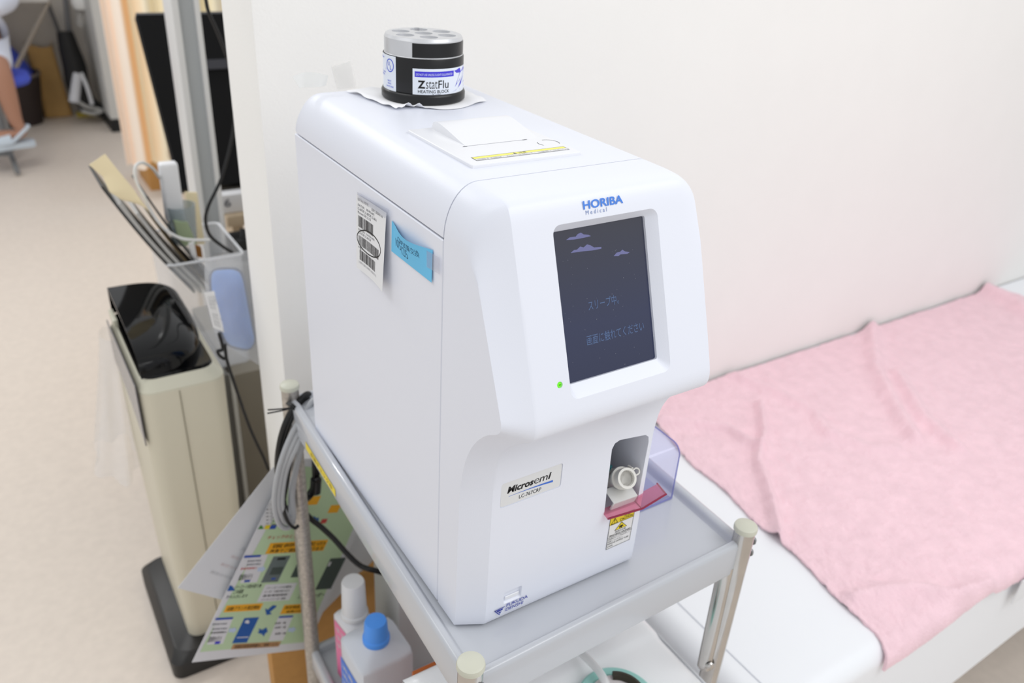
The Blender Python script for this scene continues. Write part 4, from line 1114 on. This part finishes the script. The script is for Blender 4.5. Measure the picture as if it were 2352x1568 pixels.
L = [(366, 408), (352, 388), (330, 374), (314, 378), (309, 396), (316, 425), (330, 450), (350, 490), (378, 525), (410, 545), (440, 551), (482, 551)]
mb = MB(); mb.tube([on(p, 1, y) for p, y in zip(L, (1.25, 1.23, 1.2, 1.18, 1.17, 1.16, 1.15, 1.145, 1.14, 1.135, 1.13, 1.135))], .0032, WC, 8); solo(mb, 'cable', 'white cable arching above the folders in the frosted box', 'cable', angle=60)
ye = 1.255
mb = MB(); a = on((384, 372), 1, ye); b_ = on((410, 560), 1, ye); ax_ = (b_ - a); ux = Vector((1, 0, 0)); ax_.normalize(); ux = (ux - ax_ * ux.dot(ax_)).normalized(); uy = ax_.cross(ux)
fr = Frame(a, ux, uy, ax_); mb.fbox(fr, (-.019, -.013, 0), (.019, .013, .13), mat('device_white', (240, 241, 244), .35), .007, 3)
wd = mb
solo(wd, 'handheld_device', 'rounded white handheld device standing upright in a clear cup', 'device', angle=50)
GLASSY = clear_mat('clear_cup', (222, 228, 230), .10, .08, .25)
mb = MB(); c0 = on((408, 470), 1, ye); mb.lathe(Vector((c0.x + .004, ye, c0.z - .085)), [(.0, 0), (.026, 0), (.032, .085), (.030, .085), (.0245, .0025), (0, .0025)], GLASSY, 36)
solo(mb, 'plastic_cup', 'clear plastic cup holding the white handheld device in the frosted box', 'cup', angle=50)
mb = MB(); q = [on(p, 1, 1.165) for p in ((433, 560), (446, 556), (455, 604), (444, 606))]; mb.prism(q, (0, .004, 0), mat('tag_white', (236, 236, 236), .5)); solo(mb, 'white_marker', 'slim white marker leaning inside the front of the frosted box', 'marker')
mb = MB(); q = [on(p, 1, 1.22) for p in ((400, 508), (432, 512), (452, 560), (414, 566))]; mb.prism(q, (0, .01, 0), mat('leaf_green', (170, 186, 150), .6)); solo(mb, 'green_packet', 'pale green packet below the clear cup in the frosted box', 'packet')
mb = MB(); q = [on(p, 1, 1.24) for p in ((444, 562), (462, 568), (466, 592), (452, 590))]; mb.prism(q, (0, .01, 0), mat('amber_brown', (160, 106, 44), .6)); solo(mb, 'brown_packet', 'small amber packet near the right rim of the frosted box', 'packet')

# ------------------------------------------------------------------ post, desk, monitor, black cable
POSTW = mat('post_white', (226, 226, 225), .35); POSTG = mat('post_grey', (176, 180, 182), .35)
yp = 1.50; pl = on((430, 300), 1, yp); x0 = on((409, 130), 1, yp).x; x1 = on((473, 130), 1, yp).x
pst = thing('partition_post', 'white and grey aluminium post between the wall end and the curtain', 'post', ((x0 + x1) / 2, yp + .04, -.80))
pw = x1 - x0; zp = 1.6
mb = MB(); mb.box((x0, yp, -.80), (x0 + pw * .25, yp + .09, zp), POSTW, .002); mb.build('edge_profile', pst)
mb = MB(); mb.box((x0 + pw * .25, yp + .012, -.80), (x0 + pw * .82, yp + .08, zp), POSTG); mb.build('channel', pst)
mb = MB(); mb.box((x0 + pw * .82, yp, -.80), (x1, yp + .09, zp), POSTW, .002); mb.build('edge_profile', pst)
DESKM = mat('desk_wood', (206, 186, 158), .5, noise_amt=.06, noise_scale=30); zd = -.150
dk = thing('desk', 'light wood desk carrying the black monitor behind the wall end', 'desk', (.6, 1.95, -.80))
mb = MB(); mb.box((.215, 1.63, zd - .03), (1.4, 2.35, zd), DESKM, .002); mb.build('desktop', dk)
for x in (.24, 1.36):
    mb = MB(); mb.box((x, 1.68, -.80), (x + .03, 2.3, zd - .03), DESKM); mb.build('side_panel', dk)
mo = thing('monitor', 'large black monitor leaning back on the desk behind the white post', 'monitor', (.4, 1.85, zd))
bl = on((416, 436), 1, 1.70); xl = bl.x; zb_ = bl.z
r = ray((312, 31)); tt = (xl - CAMP.x) / r.x; tl = CAMP + r * tt
up = (tl - bl); hgt = up.length; MF = Frame(bl, (1, 0, 0), up); MF.n = Vector((0, -up.z, up.y)).normalized()
MONB = mat('monitor_black', (16, 16, 17), .6, spec=.15); MONT = mat('monitor_grey_edge', (104, 104, 106), .5)
mb = MB(); mb.fbox(MF, (0, 0, -.035), (.56, hgt, 0), MONB, .002, 1); mb.build('housing', mo)
mb = MB(); mb.fbox(MF, (0, hgt - .004, -.036), (.56, hgt + .0015, .001), MONT); mb.build('top_edge', mo)
mb = MB(); mb.fbox(MF, (.12, hgt * .66, 0), (.56, hgt * .72, .006), mat('monitor_reflection', (52, 52, 58), .3), .002, 1); mb.build('raised_band', mo)  # reflection on the switched-off screen, painted as a thin paler bar
mb = MB(); mb.box((xl + .22, 1.72, zd), (xl + .34, 1.80, zb_ + .12), MONB, .004); mb.box((xl + .14, 1.66, zd), (xl + .42, 1.86, zd + .012), MONB, .004); mb.build('stand', mo)
mb = MB(); q = Vector((on((530, 480), 1, 1.66).x, 1.66, zd)); mb.box((q.x - .035, 1.655, zd + .001), (q.x + .05, 1.70, zd + .052), mat('calendar_white', (222, 222, 224), .5), .002)
fr = Frame((q.x - .035, 1.6545, zd + .001), (1, 0, 0), (0, 0, 1)); fr.n = Vector((0, -1, 0)); mb.text('6', fr, .018, .018, .018, .024, GREYINK, bold=.02, lift=.0006)
solo(mb, 'desk_calendar', 'small white desk calendar with a grey numeral below the monitor', 'calendar')
mb = MB(); q = on((556, 552), 1, 1.45); mb.box((q.x - .030, 1.42, q.z - .045), (q.x + .08, 1.495, q.z + .012), BLACK, .008); mb.cyl((q.x, 1.44, q.z), (q.x + .01, 1.45, q.z + .03), .012, BLACK, 14)
o = solo(mb, 'black_case', 'black case standing low between the post and the wall end', 'case')
mb = MB(); q2 = on((556, 552), 1, 1.45); mb.box((.14, 1.40, -.334), (.40, 1.498, q2.z - .045), mat('stand_grey', (120, 118, 112), .5), .002); solo(mb, 'grey_riser', 'grey riser box on the low cabinet under the black case', 'box')
L = [(470, -20), (473, 0), (480, 30), (502, 80), (530, 160), (540, 250), (532, 321), (508, 410), (480, 470), (472, 505), (482, 540), (512, 566), (535, 580)]
mb = MB(); mb.tube([on(p, 1, 1.08) for p in L], .0034, BLKC, 8); solo(mb, 'cable', 'thin black cable hanging in a bend in front of the white post', 'cable', angle=60)

# ------------------------------------------------------------------ blue pouch in a clear bag, black lead
yb_ = .775
PB = [(487, 630), (515, 619), (545, 622), (556, 640), (566, 690), (578, 750), (582, 782), (570, 799), (545, 797), (522, 785), (505, 745), (490, 690)]
cx_ = sum(p[0] for p in PB) / len(PB); cy_ = sum(p[1] for p in PB) / len(PB)
mb = MB(); N = len(PB); fine = []
for i in range(N):
    p0, p1, p2, p3 = PB[i - 1], PB[i], PB[(i + 1) % N], PB[(i + 2) % N]
    for j in range(5):
        t = j / 5; fine.append(tuple(.5 * (2 * b1 + (c1 - a1) * t + (2 * a1 - 5 * b1 + 4 * c1 - d1) * t * t + (3 * b1 - a1 - 3 * c1 + d1) * t ** 3) for a1, b1, c1, d1 in zip(p0, p1, p2, p3)))
K = len(fine); vs = []; fs = []; R = 8
for side in (-1, 1):
    for i in range(R + 1):
        t = i / R
        for p in fine:
            px_ = (lerp(cx_, p[0], math.sin(t * math.pi / 2)), lerp(cy_, p[1], math.sin(t * math.pi / 2)))
            q = on(px_, 1, yb_); q.y += side * .018 * math.cos(t * math.pi / 2) + (.005 * math.sin(q.z * 55 + q.x * 90) + .004 * noise.noise(q * 40)) * (1 - t ** 3); vs.append(q)
for s_ in (0, 1):
    o_ = s_ * (R + 1) * K
    for i in range(R):
        for j in range(K): fs.append((o_ + i * K + j, o_ + i * K + (j + 1) % K, o_ + (i + 1) * K + (j + 1) % K, o_ + (i + 1) * K + j))
mb.add(vs, fs, mat('pouch_blue', (104, 160, 242), .75, bump=.25, bump_scale=30))
pou = thing('blue_pouch', 'soft sky-blue pouch sealed in a clear bag hanging beside the wall end', 'pouch', on((535, 800), 1, yb_))
pb_ = mb.build('pouch', pou, angle=80)
mb = MB(); mb.tube([on(p, 1, yb_ + .004) for p in fine[::3]], .0045, mat('pouch_trim', (44, 62, 96), .6), 8, closed=True); mb.build('dark_trim', pou)
mb = MB(); q = [on(p, 1, yb_ - .021) for p in ((470, 672), (492, 668), (516, 764), (490, 752))]
tf = lambda u, v, h=0.0: q[3].lerp(q[2], u).lerp(q[0].lerp(q[1], u), v) + Vector((0, -h, 0))
mb.sheet(lambda a, b: tf(a, b), 3, 3, PAPER, .0006)
for i in range(3): mb.text('取扱注意・洗濯表示', lambda u, v, h=0.0: tf(v, u, h), .10, .22 + i * .2, .8, .09, GREYINK, lift=.001)
mb.build('white_tag', pou)
mb = MB(); CB_ = [(478, 592), (560, 578), (592, 800), (578, 838), (520, 770), (474, 680)]
def bagf(a, b):
    top = (lerp(472, 568, a), lerp(592, 574, a)); bot = (lerp(500, 598, a), lerp(782, 840, a)); mid = (lerp(462, 582, a), lerp(690, 690, a))
    p = tuple((1 - b) ** 2 * t_ + 2 * b * (1 - b) * m_ + b * b * b3 for t_, m_, b3 in zip(top, mid, bot)); q = on(p, 1, yb_ - .026 + .010 * abs(a - .5) * 2)
    q.y += .004 * noise.noise(q * 45); return q
CBAG = mat('clear_bag', (222, 224, 228), .12, alpha=.30)
mb.sheet(bagf, 16, 20, CBAG, .0002); mb.build('clear_bag', pou, angle=80)
L = [(503, 765), (512, 800), (500, 806), (506, 818), (519, 822), (516, 790), (522, 830), (545, 900), (575, 985), (606, 1052), (616, 1078)]
mb = MB(); mb.tube([on(p, 1, .752) for p in L], .0030, BLKC, 8); solo(mb, 'cable', 'thin black lead running down from the blue pouch beside the beige bin', 'cable', angle=60)

# ------------------------------------------------------------------ far end of the room
yc = 3.7
CUR = bpy.data.materials.new('striped_curtain'); CUR.use_nodes = True; nt = CUR.node_tree; b = nt.nodes['Principled BSDF']; b.inputs['Roughness'].default_value = .85
tc = nt.nodes.new('ShaderNodeTexCoord'); sp = nt.nodes.new('ShaderNodeSeparateXYZ'); rp = nt.nodes.new('ShaderNodeValToRGB'); nt.links.new(tc.outputs['Generated'], sp.inputs[0]); nt.links.new(sp.outputs['X'], rp.inputs[0]); nt.links.new(rp.outputs[0], b.inputs['Base Color'])
els = rp.color_ramp.elements; els[0].position = 0; els[0].color = srgb(250, 234, 220); els[1].position = 1; els[1].color = srgb(250, 238, 212)
for ps_, c_ in ((.05, (250, 236, 222)), (.07, (252, 224, 200)), (.09, (248, 236, 222)), (.135, (250, 234, 218)), (.155, (254, 206, 154)), (.20, (254, 202, 150)), (.22, (252, 240, 212)), (.8, (250, 240, 208))):
    e_ = els.new(ps_); e_.color = srgb(*c_)
cxl = on((268, 240), 1, yc).x; cxr = on((430, 240), 1, yc).x; czb = on((300, 385), 1, yc).z
mb = MB()
def curt(a, b):
    x = lerp(cxl, cxr + .25, a); return (x, yc + .035 * math.sin(a * 34) + .02 * a, lerp(1.55, czb + .012 * math.sin(a * 34 + 1), b))
mb.sheet(curt, 90, 10, CUR, .002); solo(mb, 'curtain', 'cream and orange striped privacy curtain behind the white post', 'curtain', angle=60)
q = on((352, 438), 2, -.80)
mb = MB(); mb.box((q.x - .01, q.y, -.80), (q.x + .3, q.y + .3, -.80 + .13), CARD, .004); solo(mb, 'cardboard_box', 'brown cardboard box on the floor under the striped curtain', 'box')
WHC = mat('far_cabinet_white', (206, 206, 203), .5)
fx = on((203, 200), 2, -.80)
xw = on((236, 150), 1, 5.25).x
mb = MB(); mb.box((xw - .02, 5.15, -.80), (xw + 1.6, 5.70, 1.2), WHC, .004); mb.box((xw - .024, 5.146, -.80), (xw + 1.6, 5.70, -.72), DARK)
solo(mb, 'tall_cabinet', 'tall pale cabinet at the far end left of the striped curtain', 'cabinet')
# dark wicker basket with a blue bag
KR = mat('paper_bag_kraft', (200, 160, 100), .8, noise_amt=.2, noise_scale=7); BSK = mat('basket_dark', (52, 42, 40), .7, bump=.4, bump_scale=60)
g = on((62, 288), 2, -.80)
bk = thing('basket', 'dark brown waste basket on the floor behind the seated person', 'basket', (g.x, g.y + .15, -.80))
mb = MB(); mb.lathe((g.x - .045, g.y + .10, -.80), [(0, 0), (.15, 0), (.185, .30), (.175, .30), (.142, .01), (0, .01)], BSK, 40); mb.build('body', bk)
mb = MB(); mb.lathe((g.x - .045, g.y + .10, -.80), [(.176, .295), (.189, .295), (.189, .312), (.176, .312), (.176, .295)], mat('basket_rim', (116, 108, 104), .5), 40); mb.build('rim', bk)
BLU = mat('cloth_blue', (70, 88, 200), .7)
def heap(a, b):
    t = 2 * math.pi * a; s_ = b * math.pi / 2; r = .165 * math.cos(s_) * (1 + .12 * math.sin(3 * t + 1)); 
    return (g.x - .07 + r * math.cos(t) - .10 * math.sin(s_), g.y + .10 + r * math.sin(t), -.80 + .28 + .30 * math.sin(s_))
mb = MB(); mb.grid(heap, 36, 12, BLU); solo(mb, 'blue_cloth', 'blue cloth piled in the dark basket at the far left', 'cloth', angle=60)
# kraft paper bag
g = on((130, 272), 2, -.80); hgt_ = on((125, 102), 1, g.y + .08).z + .80
mb = MB(); w2 = .085; g = g + Vector((.02, 0, 0))
def pbag(a, b):
    t = 2 * math.pi * a; ca, sa = math.cos(t), math.sin(t); e = 6; r = (abs(ca) ** e + abs(sa) ** e) ** (-1 / e)
    return (g.x + ca * r * w2 * (1 - .12 * b) - .03 * b, g.y + .09 + sa * r * .07 * (1 - .7 * b), -.80 + hgt_ * b * (1 + .04 * math.sin(t * 2 + 1) * b) + .004)
mb.grid(pbag, 48, 12, KR); mb.poly([Vector(pbag(i / 48, 0)) for i in range(48)], KR); solo(mb, 'paper_bag', 'tall kraft paper bag standing against the far wall', 'bag', angle=50)
# black bag with strap, white rolled mat, leaning rods
bbg = thing('black_bag', 'black carrying bag slumped against the far wall right of the kraft bag', 'bag', on((235, 282), 2, -.80))
mb = MB(); g2 = on((225, 275), 2, -.80); dd = 5.2
L = [(150, 80), (160, 120), (172, 160), (178, 200), (195, 235), (225, 255), (255, 262)]
mb.tube([on(p, 1, g2.y - .02 - .0 * i) + Vector((0, -.01 * i, .02)) for i, p in enumerate(L)], lambda t: .045 + .025 * math.sin(math.pi * min(1, t * 1.2)), mat('nylon_black', (17, 17, 19), .6), 12); mb.build('body', bbg, angle=60)
mb = MB(); L = [(180, 240), (200, 252), (225, 258), (235, 262), (215, 268), (190, 262)]
mb.tube([on(p, 1, g2.y - .12) + Vector((0, 0, .02)) for p in L], .012, mat('strap_grey', (176, 176, 174), .6), 8); mb.build('strap', bbg)
mb = MB(); a = on((170, 235), 1, g2.y - .13); b_ = on((178, 168), 1, g2.y - .10); mb.cyl(a, b_, .032, mat('roll_white', (206, 208, 214), .6), 18, .026); mb.tube([b_ + Vector((.02, 0, 0)), on((200, 200), 1, g2.y - .13), on((212, 240), 1, g2.y - .14)], .012, mat('roll_edge', (214, 216, 220), .6), 8)
solo(mb, 'rolled_mat', 'white rolled mat with a loose edge standing before the black bag', 'mat')
mb = MB(); q = on((178, 268), 2, -.80); mb.cyl((q.x, q.y, -.799), (q.x + .12, q.y, -.78), .03, mat('tin_yellow', (196, 176, 70), .5), 16); solo(mb, 'yellow_tin', 'small yellow tin lying on the floor by the kraft bag', 'tin')
mb = MB(); mb.tube([on((150, -10), 1, 5.6), on((160, 85), 1, 5.5), on((186, 240), 1, 5.42) + Vector((0, 0, -.05))], .017, mat('rod_grey', (98, 98, 100), .5), 12, smooth=1); solo(mb, 'rod', 'dark grey rod standing above the black bag at the far wall', 'rod')
mb = MB(); mb.tube([on((108, 2), 1, 5.66), on((138, 80), 1, 5.66), on((190, 215), 1, 5.66)], .012, mat('rod_grey', (98, 98, 100), .5), 10, smooth=1); solo(mb, 'rod', 'thin slanting grey rod left of the upright dark rod', 'rod')
mb = MB(); mb.lathe(on((188, 6), 1, 5.5), [(0, -.04), (.05, -.035), (.06, 0), (.05, .035), (0, .04)], mat('bowl_white', (226, 226, 224), .4), 24); mb.cyl(on((188, 6), 1, 5.54), on((186, 60), 1, 5.54), .03, mat('pipe_grey', (168, 166, 162), .5), 14); solo(mb, 'wall_fitting', 'white rounded fitting with grey pipe on the far wall', 'fitting')
# table with slanted leg
tb = thing('side_table', 'white table with slanting metal legs at the far left', 'table', (-.55, 5.4, -.80))
z_ = on((40, 6), 1, 5.2).z
mb = MB(); mb.box((-1.3, 5.2, z_), (on((112, 4), 1, 5.2).x, 5.66, z_ + .035), mat('table_white', (200, 198, 194), .5), .006); mb.build('tabletop', tb)
mb = MB(); mb.cyl(on((112, 2), 1, 5.25), on((44, 140), 1, 5.25), .013, mat('leg_steel', (168, 160, 150), .3, metal=.6), 12)
e0 = on((112, 2), 1, 5.25); e1 = on((44, 140), 1, 5.25); mb.cyl(e1, e1 + (e1 - e0) * ((-.80 - e1.z) / (e1.z - e0.z)), .013, mat('leg_steel', (168, 160, 150), .3, metal=.6), 12); mb.build('leg', tb)
mb = MB(); mb.box((-1.2, 5.58, -.80), (-.2, 5.64, z_), mat('table_panel', (120, 112, 104), .6)); mb.build('back_panel', tb)

# ------------------------------------------------------------------ seated person at the far left (the frame's edge cuts the figure)
SKIN = mat('skin', (172, 128, 106), .55); COAT = mat('white_coat', (214, 220, 236), .8); SHOE = mat('sandal_white', (196, 208, 220), .5)
yq = 4.50
def wp(px, y=yq): return on(px, 1, y)
ank = wp((38, 285)); heel = wp((62, 310)); knee = wp((-6, 150)); 
hip = Vector((-.17, 4.72, knee.z + .07)); 
pel = Vector((-.25, 4.80, knee.z + .09)); ches = pel + Vector((0, -.06, .40)); nk = ches + Vector((0, -.01, .16)); hd = nk + Vector((0, -.02, .13))
def skin_mesh(name, nodes, edges, m, parent, sub=2):
    me = bpy.data.meshes.new(name); org = ORG[parent.name]
    me.from_pydata([Vector(p) - org for p, r in nodes], edges, []); o = bpy.data.objects.new(name, me); COL.objects.link(o); o.parent = parent
    md = o.modifiers.new('skin', 'SKIN'); 
    for i, (p, r) in enumerate(nodes): me.skin_vertices[0].data[i].radius = (r, r) if not isinstance(r, tuple) else r
    me.skin_vertices[0].data[0].use_root = True
    s_ = o.modifiers.new('sub', 'SUBSURF'); s_.levels = sub; s_.render_levels = sub
    bpy.context.view_layer.update(); dg = bpy.context.evaluated_depsgraph_get(); dg.update()
    m2 = bpy.data.meshes.new_from_object(o.evaluated_get(dg)); o.modifiers.clear(); o.data = m2; bpy.data.meshes.remove(me); m2.name = name
    m2.materials.clear(); m2.materials.append(m); m2.shade_smooth(); ORG[o.name] = org; return o
per = thing('person', 'seated person in a white coat and pale sandals, only a bare lower leg showing', 'person', (pel.x, pel.y, -.80))
toe = ank + Vector((-.17, -.03, -.055))
dxl = Vector((-.20, .06, 0))
nodes = [(pel, .13), (pel + Vector((0, -.03, .20)), .12), (ches, .14), (nk, .055), (hd, (.085, .10)), (hd + Vector((0, 0, .09)), .06),
         (hip, .085), (knee, .060), (knee.lerp(ank, .35), .056), (ank, .034), (heel.lerp(ank, .3) + Vector((0, 0, -.01)), .036), (toe, .030),
         (pel + dxl * .5, .085), (knee + dxl, .060), (knee.lerp(ank, .35) + dxl, .056), (ank + dxl, .034), (toe + dxl, .03),
         (ches + Vector((.18, 0, .05)), .055), (ches + Vector((.22, -.12, -.20)), .042), (ches + Vector((.10, -.32, -.22)), .032), (ches + Vector((.05, -.42, -.22)), .03),
         (ches + Vector((-.18, 0, .05)), .055), (ches + Vector((-.22, -.12, -.20)), .042), (ches + Vector((-.10, -.32, -.22)), .032), (ches + Vector((-.05, -.42, -.22)), .03)]
edges = [(0, 1), (1, 2), (2, 3), (3, 4), (4, 5), (0, 6), (6, 7), (7, 8), (8, 9), (9, 10), (10, 11), (0, 12), (12, 13), (13, 14), (14, 15), (15, 16), (2, 17), (17, 18), (18, 19), (19, 20), (2, 21), (21, 22), (22, 23), (23, 24)]
skin_mesh('body', nodes, edges, SKIN, per)
k2 = knee.lerp(ank, .06)
nodes = [(pel + Vector((0, .01, -.02)), .16), (pel + Vector((0, -.03, .20)), .145), (ches, .165), (nk + Vector((0, 0, -.05)), .075), (hip, .105), (k2, .082),
         (pel + dxl * .5, .105), (k2 + dxl, .082), (ches + Vector((.18, 0, .05)), .075), (ches + Vector((.22, -.12, -.20)), .06), (ches + Vector((.12, -.29, -.218)), .048),
         (ches + Vector((-.18, 0, .05)), .075), (ches + Vector((-.22, -.12, -.20)), .06), (ches + Vector((-.12, -.29, -.218)), .048)]
edges = [(0, 1), (1, 2), (2, 3), (0, 4), (4, 5), (0, 6), (6, 7), (2, 8), (8, 9), (9, 10), (2, 11), (11, 12), (12, 13)]
skin_mesh('coat', nodes, edges, COAT, per)
mb = MB(); mb.lathe(hd + Vector((0, .02, .03)), [(.02, -.10), (.095, -.06), (.108, 0), (.09, .06), (.04, .10), (0, .105)], mat('dark_hair', (30, 26, 24), .6), 24); mb.build('hair', per)
for d_ in (Vector((0, 0, 0)), dxl):
    mb = MB(); a = wp((72, 322)) + d_; fwd = (toe - ank); fwd.z = 0; fwd.normalize(); side = Vector((-fwd.y, fwd.x, 0)); zs = on((60, 335), 1, yq).z
    SF = Frame(Vector((a.x, a.y, zs)), fwd, side, (0, 0, 1))
    mb.add([SF(u, v, h) for h in (0, .03) for u, v in [(x_ * .26 - .012, y_) for x_, y_ in ((0, -.025), (.1, -.035), (.5, -.035), (.8, -.045), (.97, -.03), (.97, .03), (.8, .045), (.5, .035), (.1, .035), (0, .025))]],
           [tuple(range(9, -1, -1)), tuple(range(10, 20))] + [(i, (i + 1) % 10, 10 + (i + 1) % 10, 10 + i) for i in range(10)], SHOE)
    mb.sheet(lambda p_, q_: SF(.10 + .13 * q_, .045 * math.cos(math.pi * p_), .03 + .055 * math.sin(math.pi * p_) * (1 - .45 * q_)), 14, 8, SHOE, .004)
    mb.tube([SF(.10, .042, .04), SF(.04, .038, .085), SF(.0, .0, .105), SF(.04, -.038, .085), SF(.10, -.042, .04)], .010, SHOE, 8)
    mb.build('sandal', per)
stl = thing('stool', 'round stool with slim grey legs under the seated person', 'stool', (-.183, 4.70, -.80))
sz = pel.z - .165
mb = MB(); mb.lathe((-.183, 4.70, sz - .05), [(0, 0), (.17, 0), (.18, .02), (.17, .05), (0, .05)], BLU, 32); mb.build('seat', stl)
mb = MB(); mb.cyl((-.183, 4.70, -.74), (-.183, 4.70, sz - .05), .025, STEEL, 16); mb.build('column', stl)
c0 = Vector((-.183, 4.70, -.755)); e1 = on((42, 402), 2, -.79); 
DG = mat('stool_leg_grey', (128, 130, 132), .4)
for a in (0, -1.75, 3.1):
    d_ = (e1 - c0); d_ = Vector((d_.x, d_.y, 0)); d_.rotate(Matrix.Rotation(a, 3, 'Z')); L_ = min(d_.length, 1.0)
    mb = MB(); mb.tube([c0, c0 + d_.normalized() * L_ * .5 + Vector((0, 0, -.005)), c0 + d_.normalized() * L_ + Vector((0, 0, -.02))], .014, DG, 8); mb.build('leg', stl)
